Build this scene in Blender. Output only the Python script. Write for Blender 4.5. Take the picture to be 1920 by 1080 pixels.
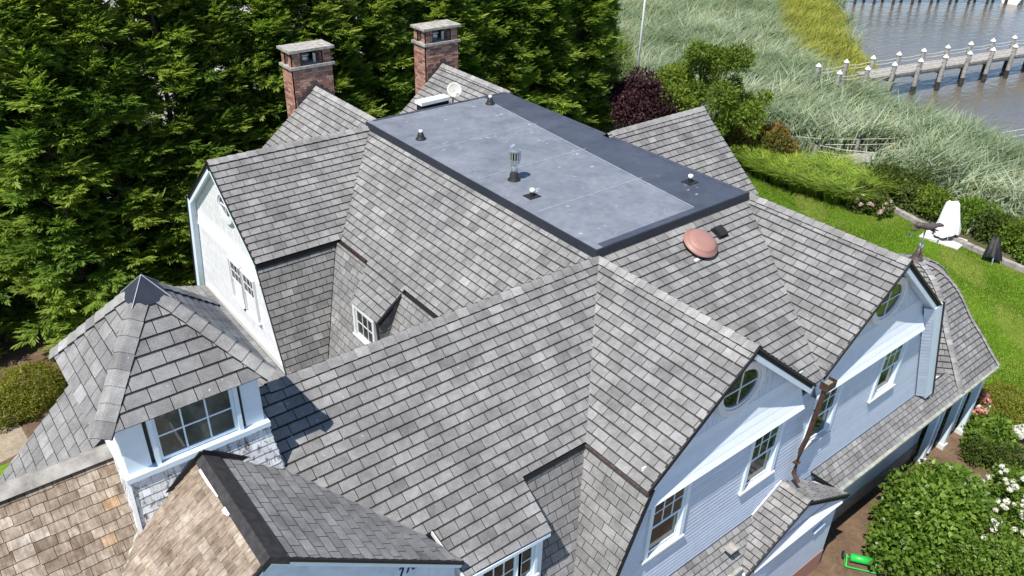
import bpy, math, random
import numpy as np
from mathutils import Vector, Matrix
random.seed(7); rng = np.random.default_rng(11)
scene = bpy.context.scene
for o in list(bpy.data.objects): bpy.data.objects.remove(o)
COL = scene.collection

# ------------------------------------------------------------------ camera, sky, sun, exposure
FPX = 1505.13
CAM = np.array([-10.2863, -9.8886, 15.4781])
yaw, pitch, roll = -0.688214, 0.539620, 0.0323295
_f = np.array([-math.sin(yaw)*math.cos(pitch), math.cos(yaw)*math.cos(pitch), -math.sin(pitch)])
_r = np.array([math.cos(yaw), math.sin(yaw), 0.0]); _u = np.cross(_r, _f)
CR = math.cos(roll)*_r + math.sin(roll)*_u; CU = -math.sin(roll)*_r + math.cos(roll)*_u; CF = _f
cd = bpy.data.cameras.new('camera'); cam = bpy.data.objects.new('camera', cd); COL.objects.link(cam)
cd.sensor_width = 36; cd.lens = 36*FPX/1920; cd.clip_start = .1; cd.clip_end = 2000
cam.matrix_world = Matrix(((CR[0], CU[0], -CF[0], CAM[0]), (CR[1], CU[1], -CF[1], CAM[1]), (CR[2], CU[2], -CF[2], CAM[2]), (0, 0, 0, 1)))
scene.camera = cam
scene.render.resolution_x = 1024; scene.render.resolution_y = 576

SUN_EL = math.radians(60); SUN_TO = np.array([-.963, -.270])
world = bpy.data.worlds.new('World'); scene.world = world; world.use_nodes = True
wn = world.node_tree.nodes; wl = world.node_tree.links; wn.clear()
sky = wn.new('ShaderNodeTexSky'); sky.sky_type = 'NISHITA'; sky.sun_disc = False
sky.sun_elevation = SUN_EL; sky.sun_rotation = math.atan2(SUN_TO[0], SUN_TO[1]) % (2*math.pi)
sky.air_density = 1.0; sky.dust_density = .1; sky.ozone_density = 1.5; sky.altitude = 1500
bg = wn.new('ShaderNodeBackground'); bg.inputs[1].default_value = .12
wo = wn.new('ShaderNodeOutputWorld'); wl.new(sky.outputs[0], bg.inputs[0]); wl.new(bg.outputs[0], wo.inputs[0])
sd = bpy.data.lights.new('sun', 'SUN'); sd.energy = 4.8; sd.angle = math.radians(.53); sd.color = (1, .955, .88)
sun = bpy.data.objects.new('sun', sd); COL.objects.link(sun); sun.location = (-20, -4, 40)
_to = Vector((SUN_TO[0]*math.cos(SUN_EL), SUN_TO[1]*math.cos(SUN_EL), math.sin(SUN_EL)))
sun.rotation_euler = (-_to).to_track_quat('-Z', 'Y').to_euler()
vs = scene.view_settings; vs.view_transform = 'Standard'; vs.look = 'None'; vs.exposure = .50; vs.gamma = 1; vs.use_curve_mapping = False

# ------------------------------------------------------------------ helpers
def ray(px, py): return CF + CR*(px-960)/FPX - CU*(py-540)/FPX
def gp(px, py, z):
    r = ray(px, py); return CAM + r*((z-CAM[2])/r[2])
def proj(P):
    d = np.asarray(P, float) - CAM; z = d@CF
    return np.stack([960+FPX*(d@CR)/z, 540-FPX*(d@CU)/z], -1), z
def nrm(v):
    v = np.asarray(v, float); return v/np.linalg.norm(v)

def tag(o, label=None, cat=None, group=None, kind=None):
    if label: o['label'] = label
    if cat: o['category'] = cat
    if group: o['group'] = group
    if kind: o['kind'] = kind
    return o
def empty(name, loc=(0, 0, 0), rz=0.0):
    o = bpy.data.objects.new(name, None); COL.objects.link(o); o.location = loc; o.rotation_euler = (0, 0, rz)
    o.empty_display_size = .2; return o
def link(name, me, parent=None, world=True):
    o = bpy.data.objects.new(name, me); COL.objects.link(o)
    if parent:
        o.parent = parent
        if world and parent.type == 'EMPTY': o.matrix_parent_inverse = Matrix.Translation(-Vector(parent.location))
    return o
def mkmesh(name, V, Fc, mats, mi=None, tone=None, smooth=False):
    me = bpy.data.meshes.new(name); me.from_pydata([tuple(map(float, v)) for v in V], [], [tuple(f) for f in Fc])
    for m in (mats if isinstance(mats, (list, tuple)) else [mats]): me.materials.append(m)
    if mi is not None: me.polygons.foreach_set('material_index', np.asarray(mi, np.int32))
    if tone is not None:
        a = me.attributes.new('tone', 'FLOAT', 'FACE'); a.data.foreach_set('value', np.asarray(tone, np.float32))
    if smooth: me.polygons.foreach_set('use_smooth', np.ones(len(me.polygons), bool))
    me.update(); return me
class MB:
    def __init__(s): s.V = []; s.F = []; s.M = []; s.T = []
    def add(s, V, Fc, m=0, t=.5):
        b = len(s.V); s.V += [tuple(v) for v in V]
        for i, f in enumerate(Fc):
            s.F.append(tuple(b+k for k in f)); s.M.append(m[i] if isinstance(m, (list, tuple)) else m); s.T.append(t)
        return s
    def box(s, x0, x1, y0, y1, z0, z1, m=0, t=.5):
        return s.add([(x, y, z) for z in (z0, z1) for y in (y0, y1) for x in (x0, x1)],
                     [(0, 2, 3, 1), (4, 5, 7, 6), (0, 1, 5, 4), (1, 3, 7, 5), (3, 2, 6, 7), (2, 0, 4, 6)], m, t)
    def bar(s, p, q, w, h, up=(0, 0, 1), m=0, t=.5, off=(0, 0)):
        p = np.array(p, float); q = np.array(q, float); d = nrm(q-p); up = np.array(up, float)
        a = np.cross(d, up); a = nrm(a) if np.linalg.norm(a) > 1e-6 else np.array([1., 0, 0]); b = np.cross(a, d)
        c = a*off[0] + b*off[1]
        V = [e + c + a*sx*w/2 + b*sy*h/2 for e in (p, q) for sy in (-1, 1) for sx in (-1, 1)]
        return s.add(V, [(0, 1, 3, 2), (4, 6, 7, 5), (0, 4, 5, 1), (1, 5, 7, 3), (3, 7, 6, 2), (2, 6, 4, 0)], m, t)
    def tube(s, pts, rad, n=8, m=0, t=.5, cap=True):
        pts = [np.array(p, float) for p in pts]; rad = rad if isinstance(rad, (list, tuple)) else [rad]*len(pts)
        V = []; prev = None
        for i, p in enumerate(pts):
            d = nrm(pts[min(i+1, len(pts)-1)] - pts[max(i-1, 0)])
            a = np.cross(d, [0, 0, 1.]); a = nrm(a) if np.linalg.norm(a) > 1e-3 else (prev if prev is not None else np.array([1., 0, 0]))
            prev = a; b = np.cross(d, a)
            V += [p + rad[i]*(a*math.cos(2*math.pi*k/n) + b*math.sin(2*math.pi*k/n)) for k in range(n)]
        Fc = [(i*n+k, i*n+(k+1) % n, (i+1)*n+(k+1) % n, (i+1)*n+k) for i in range(len(pts)-1) for k in range(n)]
        if cap: Fc += [tuple(range(n))[::-1], tuple(range((len(pts)-1)*n, len(pts)*n))]
        return s.add(V, Fc, m, t)
    def lathe(s, c, prof, n=20, axis=(0, 0, 1), m=0, t=.5, sx=1, sy=1):
        ax = nrm(axis); a = np.cross([0, 1., 0], ax); a = nrm(a) if np.linalg.norm(a) > 1e-3 else np.array([1., 0, 0]); b = np.cross(ax, a)
        c = np.array(c, float); V = []
        for r, h in prof: V += [c + ax*h + r*(a*sx*math.cos(2*math.pi*k/n) + b*sy*math.sin(2*math.pi*k/n)) for k in range(n)]
        L = len(prof); Fc = [(i*n+k, i*n+(k+1) % n, (i+1)*n+(k+1) % n, (i+1)*n+k) for i in range(L-1) for k in range(n)]
        Fc += [tuple(range(n))[::-1], tuple(range((L-1)*n, L*n))]
        return s.add(V, Fc, m, t)
    def xf(s, Mx):
        s.V = [tuple(Mx @ Vector(v)) for v in s.V]; return s
    def build(s, name, mats, parent=None, smooth=False, world=True):
        me = mkmesh(name, s.V, s.F, mats, s.M, s.T, smooth)
        return link(name, me, parent, world)

# ------------------------------------------------------------------ materials
def new_mat(name):
    m = bpy.data.materials.new(name); m.use_nodes = True; nt = m.node_tree; nt.nodes.clear()
    out = nt.nodes.new('ShaderNodeOutputMaterial'); return m, nt, out
def N(nt, t, **kw):
    n = nt.nodes.new(t)
    for k, v in kw.items(): setattr(n, k, v)
    return n
def ramp(nt, src, stops):
    r = N(nt, 'ShaderNodeValToRGB'); e = r.color_ramp.elements
    while len(e) > 1: e.remove(e[-1])
    e[0].position = stops[0][0]; e[0].color = (*stops[0][1], 1)
    for p, c in stops[1:]:
        k = e.new(p); k.color = (*c, 1)
    nt.links.new(src, r.inputs[0]); return r.outputs[0]
def noise(nt, scale, detail=3, rough=.55, vec=None, stretch=None):
    n = N(nt, 'ShaderNodeTexNoise'); n.inputs['Scale'].default_value = scale; n.inputs['Detail'].default_value = detail; n.inputs['Roughness'].default_value = rough
    if vec is None: vec = N(nt, 'ShaderNodeNewGeometry').outputs['Position']
    if stretch:
        mp = N(nt, 'ShaderNodeMapping'); mp.inputs['Scale'].default_value = stretch; nt.links.new(vec, mp.inputs[0]); vec = mp.outputs[0]
    nt.links.new(vec, n.inputs['Vector']); return n.outputs['Fac']
def mul(nt, a, b, fac=1.0, mode='MULTIPLY'):
    m = N(nt, 'ShaderNodeMix', data_type='RGBA', blend_type=mode); m.inputs[0].default_value = fac
    nt.links.new(a, m.inputs[6]); nt.links.new(b, m.inputs[7]) if not isinstance(b, tuple) else setattr(m.inputs[7], 'default_value', (*b, 1))
    return m.outputs[2]
def mixf(nt, f, a, b):
    m = N(nt, 'ShaderNodeMix', data_type='RGBA'); nt.links.new(f, m.inputs[0])
    for s, v in ((6, a), (7, b)):
        if isinstance(v, tuple): m.inputs[s].default_value = (*v, 1)
        else: nt.links.new(v, m.inputs[s])
    return m.outputs[2]
def principled(nt, out, col, rough=.8, spec=.3, metal=0, bump=None, bstr=.3, bdist=.01):
    p = N(nt, 'ShaderNodeBsdfPrincipled')
    if isinstance(col, tuple): p.inputs['Base Color'].default_value = (*col, 1)
    else: nt.links.new(col, p.inputs['Base Color'])
    if isinstance(rough, (int, float)): p.inputs['Roughness'].default_value = rough
    else: nt.links.new(rough, p.inputs['Roughness'])
    p.inputs['Specular IOR Level'].default_value = spec; p.inputs['Metallic'].default_value = metal
    if bump is not None:
        b = N(nt, 'ShaderNodeBump'); b.inputs['Strength'].default_value = bstr; b.inputs['Distance'].default_value = bdist
        nt.links.new(bump, b.inputs['Height']); nt.links.new(b.outputs[0], p.inputs['Normal'])
    nt.links.new(p.outputs[0], out.inputs[0]); return p
def attr(nt, n='tone'):
    a = N(nt, 'ShaderNodeAttribute'); a.attribute_name = n; return a.outputs['Fac']
MATS = {}
def simple(name, col, rough=.6, spec=.3, metal=0, var=.15, nscale=6, bstr=.1):
    m, nt, out = new_mat(name)
    n1 = noise(nt, nscale, 4); c = tuple(col)
    lo = tuple(max(0, x*(1-var)) for x in c); hi = tuple(min(1, x*(1+var)) for x in c)
    principled(nt, out, ramp(nt, n1, [(.3, lo), (.7, hi)]), rough, spec, metal, noise(nt, nscale*12, 2), bstr)
    MATS[name] = m; return m
def asphalt(name, lo, mid, hi):
    m, nt, out = new_mat(name)
    base = ramp(nt, attr(nt), [(0, lo), (.5, mid), (1, hi)])
    gran = noise(nt, 130, 2, .7); g = ramp(nt, gran, [(.28, (.55, .55, .55)), (.5, (.98, .98, .98)), (.72, (1.5, 1.49, 1.48))])
    c = mul(nt, base, g)
    st = ramp(nt, noise(nt, 2.2, 5, .6), [(.32, (.80, .79, .78)), (.6, (1.08, 1.08, 1.08))])
    c = mul(nt, c, st)
    stk = ramp(nt, noise(nt, 9, 4, .6), [(.3, (.84, .83, .82)), (.65, (1.06, 1.06, 1.06))]); c = mul(nt, c, stk)
    big = ramp(nt, noise(nt, .55, 4, .6), [(.3, (.86, .86, .87)), (.7, (1.07, 1.065, 1.05))]); c = mul(nt, c, big)
    spk = ramp(nt, noise(nt, 21, 2, .5), [(.745, (0, 0, 0)), (.765, (1, 1, 1))]); c = mixf(nt, spk, c, (.50, .50, .48))
    principled(nt, out, c, .92, .18, 0, gran, .5, .004); MATS[name] = m; return m
M_ASPH = asphalt('asphalt_shingle', (.122, .121, .122), (.232, .23, .23), (.36, .357, .354))
M_EDGE = simple('asphalt_cut_edge', (.028, .027, .028), .95, .1)
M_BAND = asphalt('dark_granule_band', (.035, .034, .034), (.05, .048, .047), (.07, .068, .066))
M_DECK = simple('underlayment', (.035, .034, .035), .95, .1)
M_CAP = asphalt('ridge_cap_asphalt', (.20, .196, .195), (.27, .265, .26), (.35, .345, .34))
def cedar(nm_, st_):
    m, nt, out = new_mat(nm_)
    base = ramp(nt, attr(nt), [(0, (.12, .10, .085)), (.3, (.235, .185, .14)), (.6, (.37, .31, .25)), (.85, (.47, .42, .355)), (.93, (.40, .29, .19)), (1, (.46, .30, .17))])
    co = N(nt, 'ShaderNodeTexCoord').outputs['Object']
    n1 = noise(nt, 9, 5, .65); n2 = noise(nt, 3, 3)
    gr = noise(nt, 30, 4, .7, stretch=st_)
    c = mul(nt, base, ramp(nt, n1, [(.3, (.62, .58, .55)), (.6, (1.05, 1.05, 1.05)), (.8, (1.2, 1.18, 1.14))]))
    c = mul(nt, c, ramp(nt, gr, [(.3, (.6, .57, .54)), (.65, (1.15, 1.15, 1.15))]))
    c = mul(nt, c, ramp(nt, n2, [(.35, (.75, .72, .70)), (.6, (1.06, 1.06, 1.06))]))
    principled(nt, out, c, .9, .15, 0, gr, .5, .006); MATS['cedar'] = m; return m
M_CEDAR = cedar('cedar_shingle', (1, .10, .10)); M_CEDAR2 = cedar('weathered_cedar_shingle', (.10, 1, .10)); M_CEDGE = simple('cedar_edge', (.05, .036, .026), .95, .1)
def paint(name, col, dirt=.12):
    m, nt, out = new_mat(name)
    n1 = noise(nt, 5, 5, .65); c = ramp(nt, n1, [(.25, tuple(x*(1-dirt) for x in col)), (.6, col)])
    c = mul(nt, c, ramp(nt, attr(nt), [(0, (.93, .93, .93)), (1, (1.03, 1.03, 1.03))]))
    principled(nt, out, c, .55, .35, 0, noise(nt, 60, 3), .08, .004); MATS[name] = m; return m
M_WHITE = paint('white_paint', (.69, .69, .695)); M_SIDING = paint('siding_paint_shade_tint', (.575, .65, .755), .12)  # siding: slight own blue, deepened to put skylit shade into the colour
M_TRIM = paint('trim_paint_shade_tint', (.68, .775, .85), .08)  # white trim tinted with the blue of shade; sunlit trim uses M_WHITE
def peel():
    m, nt, out = new_mat('peeling_paint_shingle')
    n1 = noise(nt, 16, 6, .7, stretch=(1, 1, .45)); c = ramp(nt, n1, [(.35, (.16, .14, .125)), (.42, (.36, .35, .34)), (.48, (.76, .77, .78))])
    c = mul(nt, c, ramp(nt, attr(nt), [(0, (.7, .7, .7)), (1, (1.05, 1.05, 1.05))]))
    principled(nt, out, c, .8, .2, 0, n1, .4, .004); return m
M_PEEL = peel()
def membrane(name, c0, c1):
    m, nt, out = new_mat(name)
    n1 = noise(nt, .7, 6, .6); n2 = noise(nt, 6, 5, .6)
    c = mul(nt, ramp(nt, n1, [(.3, c0), (.7, c1)]), ramp(nt, n2, [(.3, (.86, .86, .87)), (.7, (1.08, 1.08, 1.08))]))
    sp = ramp(nt, noise(nt, 3.3, 2, .5), [(.70, (0, 0, 0)), (.735, (1, 1, 1))]); c = mixf(nt, sp, c, tuple(min(1, x*1.55) for x in c1))
    c = mul(nt, c, ramp(nt, noise(nt, 1.7, 5, .65), [(.36, (.84, .84, .85)), (.5, (1, 1, 1)), (.66, (1.10, 1.09, 1.07))]))
    r = N(nt, 'ShaderNodeMapRange'); nt.links.new(n2, r.inputs[0]); r.inputs[3].default_value = .34; r.inputs[4].default_value = .6
    principled(nt, out, c, r.outputs[0], .4, 0, n2, .12, .01); return m
M_MEMB = membrane('roof_membrane', (.152, .168, .195), (.215, .23, .265)); M_MEMBD = membrane('dark_roof_membrane', (.048, .056, .078), (.072, .08, .105))
M_FASC = membrane('membrane_edge', (.018, .023, .036), (.026, .031, .045)); M_SEAM = simple('membrane_seam', (.33, .35, .38), .6, .3)
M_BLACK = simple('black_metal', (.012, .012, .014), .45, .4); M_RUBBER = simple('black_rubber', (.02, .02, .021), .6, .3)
M_COPPER = simple('brown_copper', (.085, .046, .032), .5, .4, .3, .35, 8); M_PATINA = simple('green_patina', (.16, .24, .22), .8, .2, 0, .4, 20)
M_BRONZE = simple('weathered_bronze', (.10, .075, .075), .6, .4, .3, .35, 14)
M_GALV = simple('galvanised_metal', (.62, .64, .66), .3, .5, .85, .1, 10); M_WPLAST = simple('white_plastic', (.8, .8, .78), .4, .4, 0, .05)
M_TERRA = simple('terracotta_metal', (.33, .175, .145), .5, .4, 0, .06, 4, .03); M_STONE = simple('cap_stone', (.34, .32, .29), .9, .2, 0, .4, 7, .4)
M_MORTAR = simple('mortar', (.30, .27, .25), .95, .1); M_WRAP = simple('house_wrap', (.57, .67, .80), .45, .35, 0, .12, 5, .25)
M_NAVY = simple('navy_ink', (.01, .02, .12), .6); M_TERNE = simple('lichen_metal', (.36, .37, .31), .7, .3, .2, .35, 6)
def brickm():
    m, nt, out = new_mat('brick')
    c = ramp(nt, attr(nt), [(0, (.19, .10, .08)), (.3, (.35, .18, .135)), (.65, (.43, .235, .175)), (1, (.50, .33, .26))])
    c = mul(nt, c, ramp(nt, noise(nt, 30, 3), [(.3, (.75, .75, .75)), (.7, (1.15, 1.15, 1.15))])); principled(nt, out, c, .9, .15, 0, noise(nt, 80, 2), .3, .004); return m
M_BRICK = brickm()
def glass():
    m, nt, out = new_mat('window_glass')
    c = ramp(nt, noise(nt, 2.2, 3), [(.35, (.006, .010, .009)), (.65, (.035, .045, .038))]); p = principled(nt, out, c, .03, .6)
    return m
M_GLASS = glass()
def glass2():
    m, nt, out = new_mat('tower_glass')
    c = ramp(nt, noise(nt, 3.0, 3), [(.35, (.03, .038, .032)), (.62, (.09, .10, .085)), (.7, (.18, .16, .13))]); principled(nt, out, c, .04, .5); return m
M_TGLASS = glass2()
M_CURT = simple('green_curtain_glass', (.06, .22, .15), .12, .5, 0, .3, 4)
M_WOOD = simple('weathered_wood', (.31, .29, .265), .9, .15, 0, .35, 5, .4); M_WOODD = simple('wet_piling_wood', (.055, .045, .036), .8, .2, 0, .4, 5, .4)
M_ROPE = simple('pale_rope', (.62, .60, .55), .9, .1); M_GREEN = simple('green_enamel', (.02, .42, .06), .35, .5, 0, .12, 8)
M_CLOTH = simple('white_cover_cloth', (.66, .66, .65), .8, .2, 0, .05, 3); M_BCLOTH = simple('black_cover_cloth', (.012, .012, .013), .6, .35)
M_CONC = simple('pale_concrete', (.62, .60, .56), .9, .15); M_BARK = simple('bark', (.09, .065, .045), .95, .1, 0, .4, 9, .5)
def leafm(name, stops, trans=.35, rough=.55, spec=.25):
    m, nt, out = new_mat(name)
    c = ramp(nt, attr(nt), stops); c = mul(nt, c, ramp(nt, noise(nt, .55, 3), [(.3, (.78, .78, .76)), (.7, (1.15, 1.15, 1.1))]))
    p = N(nt, 'ShaderNodeBsdfPrincipled'); nt.links.new(c, p.inputs['Base Color']); p.inputs['Roughness'].default_value = rough; p.inputs['Specular IOR Level'].default_value = spec
    t = N(nt, 'ShaderNodeBsdfTranslucent'); nt.links.new(mul(nt, c, (1.25, 1.3, .75)), t.inputs[0])
    mx = N(nt, 'ShaderNodeMixShader'); mx.inputs[0].default_value = trans; nt.links.new(p.outputs[0], mx.inputs[1]); nt.links.new(t.outputs[0], mx.inputs[2]); nt.links.new(mx.outputs[0], out.inputs[0])
    return m
L_CYP = leafm('cypress_foliage', [(0, (.04, .085, .02)), (.45, (.11, .20, .036)), (.8, (.225, .335, .055)), (1, (.30, .38, .07))], .48)
L_PLUM = leafm('plum_foliage', [(0, (.020, .008, .012)), (.6, (.05, .018, .026)), (1, (.09, .035, .045))], .2)
L_BUSH = leafm('bush_foliage', [(0, (.08, .13, .018)), (.5, (.165, .24, .03)), (1, (.28, .35, .05))], .45)
L_SHRUB = leafm('bright_shrub_foliage', [(0, (.07, .13, .018)), (.5, (.165, .27, .036)), (1, (.30, .41, .08))], .48, .4, .4)
L_ORAN = leafm('rusty_foliage', [(0, (.07, .09, .02)), (.45, (.16, .15, .03)), (.75, (.26, .11, .03)), (1, (.36, .13, .04))])
L_REED = leafm('reed_blades', [(0, (.125, .18, .085)), (.4, (.225, .295, .175)), (.8, (.36, .425, .30)), (.93, (.48, .52, .40)), (1, (.38, .32, .16))], .38, .6)
L_MARSH = leafm('marsh_grass_blades', [(0, (.15, .19, .025)), (.5, (.29, .31, .045)), (1, (.44, .42, .11))], .35, .6)
L_LAWN = leafm('lawn_blades', [(0, (.10, .185, .016)), (.5, (.175, .30, .028)), (.85, (.25, .375, .045)), (1, (.35, .32, .12))], .45, .6)
L_ORN = leafm('ornamental_grass_blades', [(0, (.06, .12, .012)), (.5, (.17, .28, .024)), (1, (.36, .44, .08))], .42, .5)
L_BOX = leafm('boxwood_foliage', [(0, (.11, .125, .016)), (.5, (.24, .25, .035)), (1, (.40, .39, .07))], .5)
L_DARK = leafm('dark_bed_foliage', [(0, (.045, .07, .016)), (.6, (.10, .145, .028)), (1, (.18, .23, .05))], .4)
P_WHITE = leafm('white_petals', [(0, (.62, .60, .58)), (1, (.85, .84, .83))], .3); P_PINK = leafm('pink_petals', [(0, (.42, .14, .12)), (.5, (.62, .26, .22)), (1, (.74, .44, .40))], .3)
P_PALE = leafm('pale_pink_petals', [(0, (.45, .28, .24)), (1, (.78, .62, .60))], .3)
def groundm(name, stops, sc=.35, sc2=4):
    m, nt, out = new_mat(name)
    c = mul(nt, ramp(nt, noise(nt, sc, 6, .62), stops), ramp(nt, noise(nt, sc2, 5, .7), [(.3, (.7, .7, .7)), (.7, (1.2, 1.2, 1.2))]))
    principled(nt, out, c, .95, .1, 0, noise(nt, sc2*4, 4), .6, .03); return m
G_LAND = groundm('marsh_soil', [(.3, (.06, .06, .03)), (.7, (.12, .12, .06))]); G_LAWN = groundm('lawn_turf', [(.28, (.26, .21, .09)), (.42, (.17, .25, .03)), (.7, (.13, .23, .02))], .45, 9)
G_SOIL = groundm('garden_soil', [(.3, (.10, .065, .042)), (.7, (.20, .135, .09))], 1.2, 14); G_PALE = groundm('pale_gravel', [(.3, (.36, .34, .31)), (.7, (.55, .53, .50))], .5, 8)
G_BOUNCE = groundm('bounce_ground_grey', [(.3, (.26, .26, .27)), (.7, (.36, .36, .37))], .4, 10)
G_SAND = groundm('beach_sand', [(.3, (.25, .20, .14)), (.7, (.38, .32, .24))], .6, 10)
def waterm():
    m, nt, out = new_mat('creek_water')
    p = principled(nt, out, ramp(nt, noise(nt, .08, 3), [(.35, (.15, .125, .09)), (.7, (.10, .10, .09))]), .12, .42)
    w = N(nt, 'ShaderNodeBump'); w.inputs['Strength'].default_value = .55; w.inputs['Distance'].default_value = .12
    nt.links.new(noise(nt, 1.5, 4, .6, stretch=(.55, 1.4, 1)), w.inputs['Height']); nt.links.new(w.outputs[0], p.inputs['Normal']); return m
M_WATER = waterm()

# ------------------------------------------------------------------ terrain, water, lawn, yards
G = -.25; WATER_Z = -1.2
SY = np.array([-300, -60, -10, 0, 4.3, 7.3, 9.8, 12.8, 15.0, 18.8, 22.0, 27.0, 31.3, 36, 60, 120, 400.]); SX = np.array([-20, 15, 29, 35, 38.5, 39.8, 40.6, 40.0, 41.3, 46.5, 51.5, 57.5, 64.0, 69.7, 92, 140, 330.])
def shore(y): return np.interp(y, SY, SX)
def land_z(x, y):
    xs = shore(y); fall = np.clip((x-26.5)/7, 0, 1); z = G - .72*fall
    k = np.clip((x-(xs-2.0))/3.0, 0, 1); return z*(1-k) + (-2.2)*k
gx = np.concatenate([[-600, -300, -120], np.arange(-60, 26, 6.), np.arange(26, 110, 1.5), [120, 150, 200, 300, 600]])
gy = np.concatenate([[-600, -300, -120, -60], np.arange(-30, 70, 1.5), [75, 90, 120, 180, 300, 600]])
X, Y = np.meshgrid(gx, gy); Z = land_z(X, Y); nx, ny = len(gx), len(gy)
me = mkmesh('ground', np.stack([X, Y, Z], -1).reshape(-1, 3), [(j*nx+i, j*nx+i+1, (j+1)*nx+i+1, (j+1)*nx+i) for j in range(ny-1) for i in range(nx-1)], G_LAND, smooth=True)
tag(link('ground', me), kind='structure')
def sheet(name, pts, z, m):
    me = mkmesh(name, [(p[0], p[1], z) for p in pts], [tuple(range(len(pts)))], m); o = link(name, me); tag(o, kind='structure'); return o
sheet('water', [(-40, -600), (900, -600), (900, 900), (30, 900), (30, 30), (20, -40)], WATER_Z, M_WATER)
LAWN = [(-40, -9), (-12, -9), (10.4, -9), (16, -14), (23.6, -14), (23.9, -3), (24.0, -.9), (24.2, 1.8), (24.5, 3.4), (25.1, 5.7), (24.4, 7.2), (23.6, 9.2), (23.0, 10.9), (23.3, 13.5), (22.5, 17), (18, 17), (-40, 17)]
sheet('lawn', LAWN, G+.004, G_LAWN)
sheet('gravel_yard', [(-80, 19.5), (-9, 19.5), (24, 23.5), (27, 34), (22, 90), (-80, 90)], G+.008, G_PALE)
sheet('garden_bed', [(-6, -3.4), (4.0, -3.4), (9.6, -3.4), (13.0, -3.0), (13.8, -5.0), (12.4, -6.2), (10.5, -9), (4, -12), (-6, -12)], G+.008, G_SOIL)
sheet('hedge_bed', [(-40, 10.9), (-9, 11.2), (4, 13.8), (22, 17.5), (24, 23.4), (-9, 19.4), (-40, 19.4)], G+.012, G_SOIL)
sheet('path', [(-16, 10), (-9.9, 11.5), (-10.0, 13.4), (-16, 13.4)], G+.016, G_SAND)
sheet('unseen_bounce_ground', [(-40, -45), (23.6, -45), (23.6, -14), (16, -14), (10.4, -9), (-40, -9)], G+.004, G_BOUNCE)  # unseen grey ground, added to bounce neutral light onto the gable walls
bz = [gp(*q, -1.1) for q in ((1577, 30), (1592, 42), (1600, 62), (1604, 90), (1632, 112), (1645, 128), (1618, 118), (1588, 92), (1578, 60))]
sheet('sand_bar', [(p[0], p[1]) for p in bz], -1.12, G_SAND)

# ------------------------------------------------------------------ the house
house = empty('shingled_house', (0, 0, G))
tag(house, 'large white house under many grey gambrel roofs with a flat dark roof on top', 'house')
t = .795; ZR = 7.83
class Pl:
    def __init__(s, x0, y0, z0, a, b): s.k = (x0, y0, z0, a, b)
    def z(s, x, y): x0, y0, z0, a, b = s.k; return z0 + a*(x-x0) + b*(y-y0)
    def p(s, x, y): return np.array([x, y, s.z(x, y)])
    def n(s): return nrm([-s.k[3], -s.k[4], 1])
    def up(s):
        a, b = s.k[3:]; return nrm([a, b, a*a+b*b])
    def u(s):
        a, b = s.k[3:]; return nrm([-b, a, 0])
def clip_rect(poly, u0, u1, v0, v1):
    for ax, lim, sg in ((0, u0, 1), (0, u1, -1), (1, v0, 1), (1, v1, -1)):
        out = []; n = len(poly)
        for i in range(n):
            a, b = poly[i], poly[(i+1) % n]; da = sg*(a[ax]-lim); db = sg*(b[ax]-lim)
            if da >= 0: out.append(a)
            if (da >= 0) != (db >= 0):
                k = da/(da-db); out.append((a[0]+k*(b[0]-a[0]), a[1]+k*(b[1]-a[1])))
        poly = out
        if len(poly) < 3: return []
    return poly
def area2(p): return abs(sum(p[i][0]*p[(i+1) % len(p)][1]-p[(i+1) % len(p)][0]*p[i][1] for i in range(len(p)))/2)
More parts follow.
